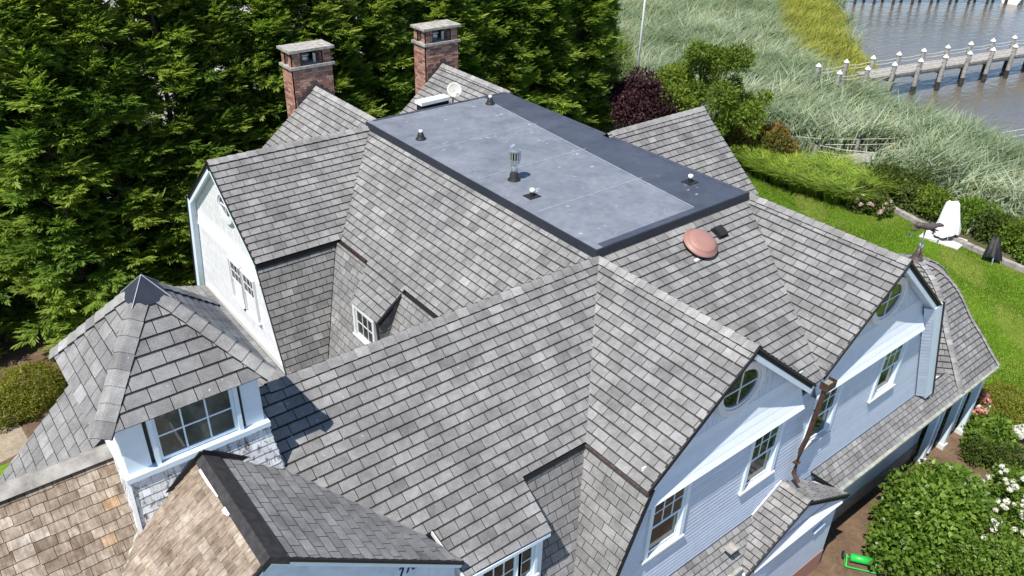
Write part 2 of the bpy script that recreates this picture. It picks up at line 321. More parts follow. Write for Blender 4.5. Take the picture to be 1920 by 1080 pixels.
def tiles(poly3, n, u, up, E, W, th, tonef, wvar=.06, gap=.006, stagger=True, lift=0.0, vj=.003, extra=.12, topm=0, botm=1, band=0.0):
    """overlapping tabs clipped to a planar outline; each returned as its own little slab"""
    o = np.mean(poly3, 0); P2 = [((p-o)@u, (p-o)@up) for p in poly3]
    v0 = min(p[1] for p in P2); v1 = max(p[1] for p in P2); ua = min(p[0] for p in P2); ub = max(p[0] for p in P2)
    out = []; r = 0; v = v0
    while v < v1-1e-4:
        x = ua - W*random.uniform(.1, .9) if not stagger else ua - W*((r % 2)*.5 + random.uniform(.02, .2)) - W*.3
        while x < ub:
            w = W*random.uniform(1-wvar, 1+wvar); j = random.uniform(-vj, vj)
            c = clip_rect(P2, x+gap/2, x+w-gap/2, v+j if v > v0+1e-6 else v, min(v+E*(1+extra), v1+1))
            if len(c) >= 3 and area2(c) > .0006:
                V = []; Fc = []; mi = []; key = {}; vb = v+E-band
                def vid(a_, b_, low):
                    kk = (round(a_, 4), round(b_, 4), low)
                    if kk not in key:
                        h = lift-.004 if low else th*(1-(b_-v)/(E*1.3)) + lift
                        key[kk] = len(V); V.append(o+u*a_+up*b_+n*h)
                    return key[kk]
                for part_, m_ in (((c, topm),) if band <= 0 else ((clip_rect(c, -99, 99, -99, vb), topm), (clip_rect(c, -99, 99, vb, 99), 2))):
                    pp = []
                    for q_ in part_:
                        if not pp or math.hypot(q_[0]-pp[-1][0], q_[1]-pp[-1][1]) > 5e-4: pp.append(q_)
                    if len(pp) > 1 and math.hypot(pp[0][0]-pp[-1][0], pp[0][1]-pp[-1][1]) < 5e-4: pp.pop()
                    k = len(pp)
                    if k < 3: continue
                    sg = sum(pp[i][0]*pp[(i+1) % k][1]-pp[(i+1) % k][0]*pp[i][1] for i in range(k))
                    if np.dot(np.cross(u, up), n)*sg < 0: pp = pp[::-1]
                    tv = [vid(*q_, False) for q_ in pp]
                    if len(set(tv)) < 3: continue
                    Fc.append(tuple(tv)); mi.append(m_)
                    for i in range(k):
                        q0, q1 = pp[i], pp[(i+1) % k]
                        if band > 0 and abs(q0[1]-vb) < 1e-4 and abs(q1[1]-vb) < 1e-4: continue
                        Fc.append((vid(*q0, False), vid(*q0, True), vid(*q1, True), vid(*q1, False))); mi.append(botm)
                if Fc: out.append((V, Fc, mi, tonef(), np.mean([o+u*q_[0]+up*q_[1] for q_ in c], 0), area2(c)))
            x += w
        v += E; r += 1
    return out
def asph_tone(): return min(1, max(0, random.gauss(.5, .10)))
def cedar_tone():
    return random.uniform(.86, .97) if random.random() < .03 else min(.85, max(0, random.gauss(.52, .12)))
ALL = []     # (piece, slope object, kind)
def roof(name, pl, xy, E=.186, W=.30, th=.025, vis=True, cedar=False, deck=True, label=None, dm=None):
    P3 = [pl.p(*q) for q in xy]; n = pl.n()
    mb = MB(); k = len(P3); mb.add([p - n*.012 for p in P3] + [p - n*.11 for p in P3], [tuple(range(k)), tuple(range(k, 2*k))[::-1]] + [(i, (i+1) % k, (i+1) % k+k, i+k) for i in range(k)])
    d = mb.build(name, dm or M_DECK, house)
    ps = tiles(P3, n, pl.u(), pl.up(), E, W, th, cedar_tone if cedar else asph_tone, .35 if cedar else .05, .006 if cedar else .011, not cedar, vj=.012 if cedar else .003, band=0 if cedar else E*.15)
    for q in ps: ALL.append((q, d, 'cedar' if cedar else 'asph', vis, n))
    return d

# planes
W_ = Pl(0, 0, 7.85, t, 0); S_ = Pl(0, -.1, ZR, 0, t); NF = Pl(0, -.1, ZR, 0, -t)
LWf = Pl(0, 8.95, 7.87, 0, t); LWb = Pl(0, 8.95, 7.87, 0, -t)
G1w = Pl(-.02, 0, ZR, t, 0); G1e = Pl(-.02, 0, ZR, -t, 0); MF = Pl(0, 0, 7.85, 0, .47)
G2w = Pl(4.94, 0, 7.87, t, 0); G2e = Pl(4.94, 0, 7.87, -t, 0)
C1w = Pl(.27, 0, 7.95, t, 0); C1e = Pl(.27, 0, 7.95, -t, 0); C2w = Pl(4.94, 0, 7.95, t, 0); C2e = Pl(4.94, 0, 7.95, -t, 0)
RGf = Pl(0, 4.44, 8.08, 0, t); RGb = Pl(0, 4.44, 8.08, 0, -t)
YG = -3.97
roof('west_roof_slope', W_, [(0, -.1), (0, 8.95), (-2.29, 6.66), (-2.29, 5.30), (-2.62, 5.06), (-3.07, 4.85), (-3.05, 3.63), (-2.29, 3.66), (-2.29, 2.19)])
roof('left_wing_roof_slope', LWf, [(0, 8.95), (-4.53, 8.95), (-4.53, 6.66), (-2.29, 6.66)])
roof('left_wing_rear_slope', LWb, [(-.1, 9.05), (-2.2, 11.15), (-4.53, 11.15), (-4.53, 8.95), (0, 8.95)], vis=False)
roof('front_roof_slope', S_, [(-.02, -.1), (-8.33, -.1), (-5.80, -2.52), (-5.64, -2.50), (-5.49, -3.18), (-3.82, -3.24), (-3.84, -2.47), (-2.39, -2.47)])
roof('front_wing_rear_slope', NF, [(0, -.1), (-2.29, 2.19), (-7.1, 2.19), (-7.1, -.1)], vis=False)
roof('near_gable_roof_slope', G1w, [(-.02, -.1), (-2.40, -2.48), (-2.40, YG), (-.02, YG)])
roof('near_gable_inner_slope', G1e, [(-.02, -.1), (-.02, YG), (2.28, YG), (2.27, -3.85)], vis=False)
roof('main_front_roof_slope', MF, [(0, -.06), (4.78, -.02), (2.62, -3.96), (2.24, -3.96)])
roof('far_gable_roof_slope', G2w, [(4.94, .05), (4.72, -.06), (2.58, -3.97), (4.94, YG)])
roof('far_gable_outer_slope', G2e, [(4.94, YG), (7.32, YG), (7.32, 2.1), (4.94, 2.1)], vis=False)
roof('left_chimney_roof_slope', C1w, [(.27, 8.9), (.27, 12.7), (-2.25, 12.7), (-2.25, 11.25), (.0, 8.98)])
roof('left_chimney_rear_slope', C1e, [(.27, 8.9), (2.55, 8.9), (2.55, 12.7), (.27, 12.7)], vis=False)
roof('right_chimney_roof_slope', C2w, [(4.94, 8.95), (4.94, 12.7), (2.6, 12.7), (2.6, 8.95)])
roof('right_chimney_rear_slope', C2e, [(4.94, 8.9), (7.2, 8.9), (7.2, 12.7), (4.94, 12.7)], vis=False)
roof('east_gable_roof_slope', RGf, [(4.6, 4.44), (8.53, 4.44), (8.53, 2.06), (4.6, 2.06)])
roof('east_gable_rear_slope', RGb, [(4.6, 4.44), (8.53, 4.44), (8.53, 6.8), (4.6, 6.8)], vis=False)
# steep lower gambrel slopes, set back under the upper eaves
tl = 2.7
LW2 = Pl(0, 6.76, 6.02, 0, tl); W2 = Pl(-2.37, 0, 5.98, tl, 0); S2 = Pl(0, -2.38, 5.90, 0, tl); G12 = Pl(-2.32, 0, 5.90, tl, 0); G2e2 = Pl(7.26, 0, 5.92, -2.2, 0)
roof('left_wing_lower_slope', LW2, [(-4.50, 6.76), (-2.40, 6.76), (-3.65, 5.51), (-4.50, 5.51)])
roof('west_lower_slope', W2, [(-2.37, 6.76), (-2.37, 1.9), (-3.62, 1.9), (-3.62, 5.51)])
roof('front_lower_slope', S2, [(-3.80, -2.38), (-2.32, -2.38), (-3.42, -3.48), (-3.80, -3.48)])
roof('near_gable_lower_slope', G12, [(-2.32, -2.38), (-2.32, YG), (-3.45, YG), (-3.45, -3.51)])
roof('far_gable_lower_slope', G2e2, [(7.26, YG), (8.98, YG), (8.98, 1.5), (7.26, 1.5)], vis=False)
# cross gable in front of the tower: new shingles on its right, old cedar on its left
TX = -8.33; tk = .76
TRr = Pl(TX, 0, ZR, -tk, 0); TRl = Pl(TX, 0, ZR, tk, 0)
roof('cross_gable_right_slope', TRr, [(TX+.16, -1.02), (TX+.16, -3.18), (-5.50, -3.12), (-5.80, -2.52), (TX+.9, -.96)])
roof('cross_gable_cedar_slope', TRl, [(TX-.10, -1.02), (TX-.10, -3.18), (-11.4, -3.18), (-11.4, -3.04), (TX-.97, -1.03)], E=.145, W=.17, th=.018, cedar=True)
roof('old_cedar_roof_slope', S_, [(-9.22, -.14), (-12.2, -.14), (-12.2, -3.8), (-9.22-2.85, -3.8), (-9.22-.08, -1.02)], E=.145, W=.20, th=.018, cedar=True)
# side roof left of the tower
SL = Pl(-9.3, 0, 7.95, .95, 0)
roof('tower_side_roof_slope', SL, [(-9.18, -.02), (-9.18, 1.55), (-12.4, 1.55), (-12.4, -.02)])
# skirt roof over the ground floor and small entrance gable
SK = Pl(0, -3.75, 2.72, 0, .865)
roof('skirt_roof_slope', SK, [(3.72, -3.77), (10.5, -3.77), (10.5, -4.27), (4.2, -4.27)], E=.135, W=.21, th=.014)
roof('skirt_roof_slope', SK, [(-3.4, -3.77), (1.6, -3.77), (.75, -4.27), (-3.4, -4.27)], E=.135, W=.21, th=.014)
EGX = 2.46; EGl = Pl(EGX, 0, 3.13, .49, 0); EGr = Pl(EGX, 0, 3.13, -.49, 0)
roof('entrance_gable_left_slope', EGl, [(EGX, -3.77), (EGX, -4.49), (.55, -4.49), (.68, -4.27), (1.62, -3.77)], E=.16, W=.24, th=.016)
roof('entrance_gable_right_slope', EGr, [(EGX, -3.77), (EGX, -4.49), (4.34, -4.49), (4.24, -4.27), (3.30, -3.77)], E=.16, W=.24, th=.016)

# tower roof: a square pyramid
TC = np.array([-8.33, .06]); TH = 1.13; TZ = 8.76; TA = 10.08; ts = (TA-TZ)/TH
TPf = Pl(TC[0], TC[1]-TH, TZ, 0, ts); TPb = Pl(TC[0], TC[1]+TH, TZ, 0, -ts); TPl = Pl(TC[0]-TH, TC[1], TZ, ts, 0); TPr = Pl(TC[0]+TH, TC[1], TZ, -ts, 0)
cl = (TC[0]-TH, TC[1]-TH); cr = (TC[0]+TH, TC[1]-TH); bl = (TC[0]-TH, TC[1]+TH); br = (TC[0]+TH, TC[1]+TH); ap = tuple(TC)
roof('tower_roof_front', TPf, [cl, cr, ap], E=.2); roof('tower_roof_left', TPl, [bl, cl, ap], E=.2); roof('tower_roof_right', TPr, [cr, br, ap], E=.2); roof('tower_roof_rear', TPb, [br, bl, ap], E=.2, vis=False)

# bell-shaped octagonal porch roof at the far right
BC = np.array([11.2, -1.65]); BP = [(2.63, 2.27), (2.36, 2.60), (2.12, 2.93), (1.88, 3.22), (1.66, 3.48), (1.48, 3.76), (1.31, 4.02), (1.13, 4.26), (.92, 4.47), (.68, 4.65), (.40, 4.79), (.08, 4.86)]
bell = MB(); bellp = []
arc = [0]
for i in range(len(BP)-1): arc.append(arc[-1]+math.hypot(BP[i+1][0]-BP[i][0], BP[i+1][1]-BP[i][1]))
def bprof(s): return np.interp(s, arc, [p[0] for p in BP]), np.interp(s, arc, [p[1] for p in BP])
T8 = math.tan(math.pi/8)
for f in range(8):
    ang = -math.pi/2 + f*math.pi/4; nd = np.array([math.cos(ang), math.sin(ang)]); sdv = np.array([-math.sin(ang), math.cos(ang)])
    def BPt(a, z, k): q = BC + nd*a + sdv*k; return np.array([q[0], q[1], z])
    for i in range(len(BP)-1):
        (a0, z0), (a1, z1) = BP[i], BP[i+1]
        bell.add([BPt(a0-.02, z0, -a0*T8), BPt(a0-.02, z0, a0*T8), BPt(a1-.02, z1, a1*T8), BPt(a1-.02, z1, -a1*T8)], [(0, 1, 2, 3)])
    s = 0; r = 0; E = .165
    while s < arc[-1]-.05:
        a0, z0 = bprof(s); a1, z1 = bprof(min(s+E*1.1, arc[-1])); ab, zb_ = bprof(s+E*.80); ac, zc_ = bprof(s+E); d = nrm([a1-a0, z1-z0]); nn = np.array([d[1]*nd[0]*1, d[1]*nd[1]*1, -d[0]])
        x = -a0*T8 - .25*((r % 2)*.5+random.uniform(0, .2))
        while x < a0*T8:
            w = .25*random.uniform(.93, 1.07); L = max(x+.006, -a0*T8); Rr = min(x+w-.006, a0*T8)
            if Rr-L > .02:
                q = a1/a0; L1 = max(L, -a1*T8); R1 = max(L1, min(Rr, a1*T8)); 
                if L1 < a1*T8 and R1 > -a1*T8:
                    V = [BPt(a0, z0, L)+nn*.02, BPt(a0, z0, Rr)+nn*.02, BPt(a1, z1, R1)+nn*.003, BPt(a1, z1, L1)+nn*.003, BPt(a0, z0, L)-nn*.004, BPt(a0, z0, Rr)-nn*.004, BPt(a1, z1, R1)-nn*.004, BPt(a1, z1, L1)-nn*.004]
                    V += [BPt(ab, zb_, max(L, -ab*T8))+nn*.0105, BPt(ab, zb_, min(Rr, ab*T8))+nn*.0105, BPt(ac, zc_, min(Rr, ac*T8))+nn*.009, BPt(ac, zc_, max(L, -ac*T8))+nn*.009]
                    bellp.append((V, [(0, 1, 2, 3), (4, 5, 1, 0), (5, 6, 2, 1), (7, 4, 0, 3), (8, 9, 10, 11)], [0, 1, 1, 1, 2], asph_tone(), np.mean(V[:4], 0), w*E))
            x += w
        s += E; r += 1
bell_o = bell.build('bell_porch_roof', M_DECK, house)
for q in bellp: ALL.append((q, bell_o, 'asph', False, np.array([0, 0, 1.])))

# the shingles: the 300 largest in view as pieces of their slope, the rest joined
def fieldsplit(kind, nm, stuffname, mats, limit):
    L = [a for a in ALL if a[2] == kind]; C_ = np.array([a[0][4] for a in L]); px, z = proj(C_)
    inn = (px[:, 0] > 0) & (px[:, 0] < 1920) & (px[:, 1] > 0) & (px[:, 1] < 1080)
    vd = C_-CAM; dist = np.linalg.norm(vd, axis=1); nn = np.array([a[4] for a in L])
    sc = np.array([a[0][5] for a in L])*np.clip(-(vd*nn).sum(1)/dist, 0, 1)/dist**2 * inn * np.array([a[3] for a in L])
    hid = (C_[:, 0] > -9.1) & (C_[:, 0] < -7.5) & (C_[:, 1] > -.95) & (C_[:, 2] < 8.3)     # inside the tower
    sc[hid] = 0
    idx = set(np.argsort(-sc)[:limit].tolist()); mb = MB()
    for i, a in enumerate(L):
        q, d = a[0], a[1]
        if kind == 'cedar' and d.name.startswith('cross'): q = (q[0], q[1], [2 if k == 0 else k for k in q[2]], q[3])
        if i in idx and sc[i] > 0:
            me = mkmesh(nm, q[0], q[1], mats, q[2], [q[3]]*len(q[1])); link(nm, me, d)
        else: mb.add(q[0], q[1], q[2], q[3])
    if mb.V: tag(mb.build(stuffname, mats, house), kind='stuff')
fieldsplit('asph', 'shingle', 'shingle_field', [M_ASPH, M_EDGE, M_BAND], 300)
fieldsplit('cedar', 'cedar_shingle', 'cedar_shingle_field', [M_CEDAR, M_CEDGE, M_CEDAR2], 300)

# ridge and hip caps
def caps(p0, p1, n1, n2, ex=.25, wd=.16, th=.022, mat=None):
    p0 = np.array(p0, float); p1 = np.array(p1, float); d = nrm(p1-p0); L = np.linalg.norm(p1-p0)
    ws = []
    for n in (n1, n2):
        w = np.cross(n, d); w = nrm(w); w = w if w[2] < 0 else -w; ws.append(w)
    if np.dot(np.cross(d, ws[0]), np.array([0, 0, 1.])) < 0: ws = ws[::-1]
    upv = nrm(n1+n2); prof = [ws[0]*wd, ws[0]*.08+upv*.004, ws[0]*.035+upv*.004, upv*-.004, ws[1]*.035+upv*.004, ws[1]*.08+upv*.004, ws[1]*wd]; k = len(prof)
    lo = upv*.050; V = [v+lo for v in prof] + [v+upv*.034+d*ex*1.15 for v in prof] + [v+upv*.014 for v in prof]
    V += [v-upv*.004+d*ex*1.2 for v in prof]
    Fc = [(i, i+1, i+1+k, i+k) for i in range(k-1)] + [(i, i+2*k, i+1+2*k, i+1) for i in range(k-1)] + [(0, k, 3*k, 2*k), (k-1, 3*k-1, 4*k-1, 2*k-1)]
    mi = [0]*(k-1)+[1]*(k-1)+[1, 1]; mes = []
    for q in range(6):
        tn = random.uniform(.1, .95); mes.append(mkmesh('ridge_cap', V, Fc, [mat or M_CAP, M_EDGE], mi, [tn]*len(Fc)))
    nmb = max(1, int(round(L/ex)))
    for i in range(nmb):
        o = link('ridge_cap', random.choice(mes), house); o.location = p0 + d*(i*L/nmb)
        o.rotation_euler = (random.uniform(-.003, .003), random.uniform(-.003, .003), random.uniform(-.003, .003))
up = lambda pl, x, y: pl.p(x, y)
caps((-7.0, -.1, ZR), (-.05, -.1, ZR), S_.n(), NF.n())
caps((-.02, YG, ZR), (-.02, -.15, ZR), G1w.n(), G1e.n())
caps((4.94, YG, 7.87), (4.94, -.02, 7.87), G2w.n(), G2e.n())
caps((-4.53, 8.95, 7.87), (-.05, 8.95, 7.87), LWf.n(), LWb.n())
caps((.27, 12.7, 7.95), (.27, 9.05, 7.95), C1w.n(), C1e.n()); caps((4.94, 12.7, 7.95), (4.94, 9.05, 7.95), C2w.n(), C2e.n())
caps((8.53, 4.44, 8.08), (4.75, 4.44, 8.08), RGf.n(), RGb.n())
for (c0, na, nb) in ((cl, TPf, TPl), (cr, TPf, TPr), (bl, TPl, TPb), (br, TPr, TPb)):
    A = np.array([c0[0], c0[1], TZ]); B = np.array([ap[0], ap[1], TA]); caps(A, A+(B-A)*.84, na.n(), nb.n(), .23, .17)
caps((EGX, -4.49, 3.13), (EGX, -3.8, 3.13), EGl.n(), EGr.n(), .18, .12)
for f in (7, 0, 1):      # hips of the bell roof
    ang = -math.pi/2 + (f+.5)*math.pi/4; hd = np.array([math.cos(ang), math.sin(ang)]); s = 0
    while s < arc[-1]-.2:
        a0, z0 = bprof(s); a1, z1 = bprof(s+.16); rr = 1/math.cos(math.pi/8)
        q0 = np.array([*(BC+hd*a0*rr), z0]); q1 = np.array([*(BC+hd*a1*rr), z1]); d = nrm([a1-a0, z1-z0])
        ns = []
        for g in (f, f+1):
            an = -math.pi/2+g*math.pi/4; ns.append(np.array([d[1]*math.cos(an), d[1]*math.sin(an), -d[0]]))
        caps(q0, q1, ns[0], ns[1], .16, .10); s += .16

# underlayment strip left bare along the cross-gable ridge
mb = MB(); wl_ = nrm([-1, 0, -tk]); wr_ = nrm([1, 0, -tk])
a = np.array([TX, -1.02, ZR+.05]); b = np.array([TX, -3.22, ZR+.05])
mb.add([a+wl_*.14, a, a+wr_*.27, b+wr_*.27, b, b+wl_*.14], [(0, 1, 4, 5), (1, 2, 3, 4)]); mb.add([b+wl_*.14, b, b+wr_*.27, b+wr_*.27+[0, 0, -.12], b+[0, 0, -.12], b+wl_*.14+[0, 0, -.12]], [(0, 1, 4, 5), (1, 2, 3, 4)])
M_UNDER = simple('bare_underlayment', (.045, .043, .044), .9, .15, 0, .3, 9, .3)
mb.build('ridge_underlayment', M_UNDER, house)
for k, (ln_, wd_) in ((0, (.62, .035)), (3, (.16, .06))):
    y0 = -1.2-k*.26-random.uniform(0, .1); q = np.array([TX, y0, ZR+.056]); w = wl_*.15
    MB().add([q+wl_*.13, q+wl_*(.13+wd_), q+wl_*(.14+wd_*.8)+[0, -ln_*.5, 0], q+wl_*(.13+wd_*.5)+[0, -ln_, 0], q+wl_*.13+[0, -ln_, 0]], [(0, 1, 2, 3, 4)]).build('torn_flashing_strip', M_WPLAST, house)
# flashing at tower foot
mb = MB(); mb.bar((TX-.9, -1.03, ZR-.66), (TX, -1.05, ZR+.09), .03, .07); mb.bar((TX, -1.05, ZR+.09), (TX+1.02, -1.03, ZR-.70), .03, .07); mb.build('tower_flashing', M_BLACK, house)
# weathered ridge board over the old cedar
mb = MB(); mb.bar((-12.3, -.2, ZR+.0), (-9.24, -.2, ZR+.0), .19, .03, up=(0, -t, 1)); mb.bar((-12.3, -.03, ZR+.0), (-9.24, -.03, ZR+.0), .16, .03, up=(0, t, 1)); mb.build('cedar_ridge_board', M_WOOD, house)
mb = MB(); mb.bar((TX-.98, -1.06, ZR-.74), (TX-2.2, -2.24, ZR-1.69), .10, .012); mb.build('valley_flashing', M_TERNE, house)

# flat roof
XR, YB = 4.69, 8.98
mb = MB(); mb.box(0, XR, 0, YB, 7.6, 7.985); mb.build('flat_roof', M_MEMB, house)
mb = MB(); mb.add([(3.10, .1, 7.991), (XR-.1, .1, 7.991), (XR-.1, YB-.05, 7.991), (3.85, YB-.05, 7.991)], [(0, 1, 2, 3)]); mb.build('dark_membrane_sheet', M_MEMBD, house)
mb = MB()
mb.box(.101, XR+.06, -.07, .10, 7.80, 8.003); mb.box(XR-.08, XR+.06, .101, YB+.04, 7.80, 8.003); mb.box(.101, XR-.081, YB-.03, YB+.05, 7.80, 8.003)
mb.build('roof_edge_curb', M_MEMBD, house)
MB().box(-.07, .10, -.07, YB+.04, 7.80, 8.004).build('roof_edge_lip', M_MEMB, house)
mb = MB(); mb.box(-.10, -.071, -.10, YB+.04, 7.80, 7.996); mb.box(-.0705, XR+.09, -.10, -.071, 7.80, 7.996); mb.build('membrane_fascia', M_FASC, house)
mb = MB()
for y in (1.95, 4.12, 6.3): mb.box(.12, 3.9-.09*(8-y), y, y+.018, 7.986, 7.9935)
mb.add([(3.07, .12, 7.995), (3.10, .12, 7.995), (3.85, YB-.06, 7.995), (3.82, YB-.06, 7.995)], [(0, 1, 2, 3)])
for i in range(26):
    x, y = random.uniform(.3, 4.4), random.uniform(.3, 8.6); w = random.uniform(.03, .07); mb.box(x, x+w, y, y+w*.6, 7.9855, 7.9965)
mb.build('membrane_seam', M_SEAM, house)

# ------------------------------------------------------------------ walls, siding, windows
def walls(name, rects, m=None, parent=None):
    mb = MB()
    for r in rects: mb.box(*r)
    return mb.build(name, m or M_SIDING, parent or house)
YW = -3.75
def prism(name, xz, y0, y1, m, parent=None):
    k = len(xz); mb = MB(); mb.add([(x, y0, z) for x, z in xz]+[(x, y1, z) for x, z in xz], [tuple(range(k)), tuple(range(k, 2*k))[::-1]]+[(i, i+k, (i+1) % k+k, (i+1) % k) for i in range(k)])
    return mb.build(name, m, parent or house)
def prismx(name, yz, x0, x1, m, parent=None):
    k = len(yz); mb = MB(); mb.add([(x0, y, z) for y, z in yz]+[(x1, y, z) for y, z in yz], [tuple(range(k)), tuple(range(k, 2*k))[::-1]]+[(i, i+k, (i+1) % k+k, (i+1) % k) for i in range(k)])
    return mb.build(name, m, parent or house)
M_LAPSHADE = simple('lap_shadow_backing', (.10, .10, .11), .9, .1)  # dark backing colour stands in for the shadow line under each clapboard
front_wall = prism('front_gable_wall', [(-3.36, 2.5), (-2.30, 5.70), (-2.24, 5.80), (-.02, 7.70), (2.26, 5.92), (2.60, 5.92), (4.94, 7.74), (7.2, 5.9), (7.3, 5.75), (8.7, 2.5)], YW+.12, YW+.26, M_LAPSHADE)
ground_wall = walls('ground_floor_wall', [(-3.5, 9.9, YW+.0, YW+.2, .25, 2.6)])
walls('foundation', [(-3.5, 9.9, YW-.03, YW+.2, G-.3, .25)], M_MORTAR)
walls('core_wall', [(-2.1, 7.0, -3.4, 12.3, G, 5.55), (7.01, 8.2, 2.3, 6.6, G, 5.4), (-4.3, -2.11, 5.5, 11.0, G, 2.9), (-9.1, -4.5, -2.2, 1.8, G, 4.4), (-4.49, -3.6, -2.9, 2.0, G, 2.6)])
def edge_x(z):     # left and right limits of the front facade at height z
    L = -2.44-(5.78-z)*.34 if z < 5.78 else -2.4+(z-5.82)*1.26
    Rr = 7.28+(5.75-z)*.43 if z < 5.75 else 7.2
    return L+.12, Rr-.04
WINS = [(-1.47, 3.84), (1.35, 3.84), (3.42, 3.86), (6.12, 3.90)]; WW, WHT = .86, 1.42
z = 2.62; rows = []
while z < 5.5:
    L, Rr = edge_x(z+.05); xs = [L]
    for (wx, wz) in WINS:
        if wz-.14 < z+.05 < wz+WHT+.1: xs += [wx-WW/2-.10, wx+WW/2+.10]
    xs.append(Rr)
    for i in range(0, len(xs), 2):
        if xs[i+1]-xs[i] > .05:
            a, b = xs[i], xs[i+1]; V = [(a, YW-.017, z), (b, YW-.017, z), (b, YW-.008, z+.088), (a, YW-.008, z+.088), (a, YW+.05, z), (b, YW+.05, z), (b, YW+.05, z+.088), (a, YW+.05, z+.088)]
            MB().add(V, [(0, 1, 2, 3), (0, 4, 5, 1), (1, 5, 6, 2), (2, 6, 7, 3), (3, 7, 4, 0)], t=random.random()).build('clapboard', M_SIDING, front_wall)
    z += .108
def wall_tiles(poly, n, u, up_, parent, name='wall_shingle_field', E=.135, W=.16, mats=None, th=.010):
    mb = MB()
    for q in tiles([np.array(p, float) for p in poly], np.array(n, float), np.array(u, float), np.array(up_, float), E, W, th, random.random, .3, .010, False): mb.add(q[0], q[1], [0 if k == 0 else 0 for k in q[2]], q[3])
    return tag(mb.build(name, mats or M_SIDING, parent), kind='stuff')
wall_tiles([(-2.25, YW+.08, 5.9), (2.2, YW+.08, 5.95), (-.02, YW+.08, 7.68)], (0, -1, 0), (1, 0, 0), (0, 0, 1), front_wall)
wall_tiles([(2.66, YW+.08, 5.95), (7.15, YW+.08, 5.9), (4.94, YW+.08, 7.7)], (0, -1, 0), (1, 0, 0), (0, 0, 1), front_wall)
# flared band across both gables, board by board
M_BANDP = paint('band_paint', (.67, .725, .79), .08)
BANDP = [(-3.68, 6.14), (-3.70, 5.96), (-3.735, 5.79), (-3.785, 5.63), (-3.845, 5.48), (-3.91, 5.36)]
def band(x0, x1, tl0=0.0, parent=None, fn=None, bm=None):
    bm = bm or M_BANDP
    fn = fn or (lambda x, y, z: (x, y, z))
    for i in range(len(BANDP)-1):
        (y0, z0), (y1, z1) = BANDP[i], BANDP[i+1]; a0 = x0+tl0*(5-i)*.1; b0 = x1
        V = [fn(a0, y0, z0), fn(b0, y0, z0), fn(b0, y1-.008, z1), fn(a0, y1-.008, z1), fn(a0, y0+.03, z0), fn(b0, y0+.03, z0), fn(b0, y1+.02, z1-.002), fn(a0, y1+.02, z1-.002)]
        MB().add(V, [(0, 3, 2, 1), (3, 7, 6, 2), (0, 1, 5, 4), (0, 4, 7, 3), (1, 2, 6, 5)], t=random.random()).build('band_board', bm, parent)
    V = [fn(x0, -3.91, 5.355), fn(x1, -3.91, 5.355), fn(x1, -3.73, 5.335), fn(x0, -3.73, 5.335)]
    MB().add(V, [(0, 3, 2, 1)]).build('band_soffit', M_WHITE, parent)
band(-2.40, 2.28, .3, front_wall); band(2.74, 7.05, 0, front_wall)

def window(M, w, h, cols=3, rows=2, style='double', parent=None, gl=None, casing=.10, gl2=None, tm=None):
    """local frame: x right, y inward, z up, origin at the middle of the sill on the wall face"""
    TMAT = tm or M_TRIM; gl = gl or M_GLASS; gl2 = gl2 or gl; c = casing
    def B(name, boxes, m, par):
        mb = MB()
        for b in boxes: mb.box(*b, t=.8)
        return mb.xf(M).build(name, m, par)
    win = B('window', [(-w/2-c, -w/2, -.045, .10, -.02, h+c), (w/2, w/2+c, -.045, .10, -.02, h+c), (-w/2+.0005, w/2-.0005, -.045, .10, h, h+c)], TMAT, parent or house)
    B('sill', [(-w/2-c-.04, w/2+c+.04, -.07, .10, -.07, -.021)], M_WHITE, win)
    s = .045; mid = h*.5
    def sash(z0, z1, y, cc, rr, g):
        B('sash', [(-w/2+.001, -w/2+s, y, y+.04, z0, z1), (w/2-s, w/2-.001, y, y+.04, z0, z1), (-w/2+s+.0005, w/2-s-.0005, y, y+.04, z0, z0+s), (-w/2+s+.0005, w/2-s-.0005, y, y+.04, z1-s, z1)], TMAT, win)
        x0, x1, a, b = -w/2+s, w/2-s, z0+s, z1-s
        for i in range(1, cc): xx = x0+(x1-x0)*i/cc; B('muntin', [(xx-.011, xx+.011, y+.006, y+.03, a, b)], TMAT, win)
        for j in range(1, rr): zz = a+(b-a)*j/rr; B('muntin', [(x0, x1, y+.008, y+.029, zz-.011, zz+.011)], TMAT, win)
        for i in range(cc):
            for j in range(rr):
                B('pane', [(x0+(x1-x0)*i/cc+.003, x0+(x1-x0)*(i+1)/cc-.003, y+.018, y+.024, a+(b-a)*j/rr+.003, a+(b-a)*(j+1)/rr-.003)], g, win)
    if style == 'double': sash(mid-.02, h, -.012, cols, rows, gl); sash(0, mid+.02, .03, 1, 1, gl2)
    else: sash(0, h, -.005, cols, rows, gl)
    return win
def TM(x, y, z, rz=0): return Matrix.Translation((x, y, z)) @ Matrix.Rotation(rz, 4, 'Z')
for (wx, wz) in WINS: window(TM(wx, YW-.01, wz), WW, WHT)
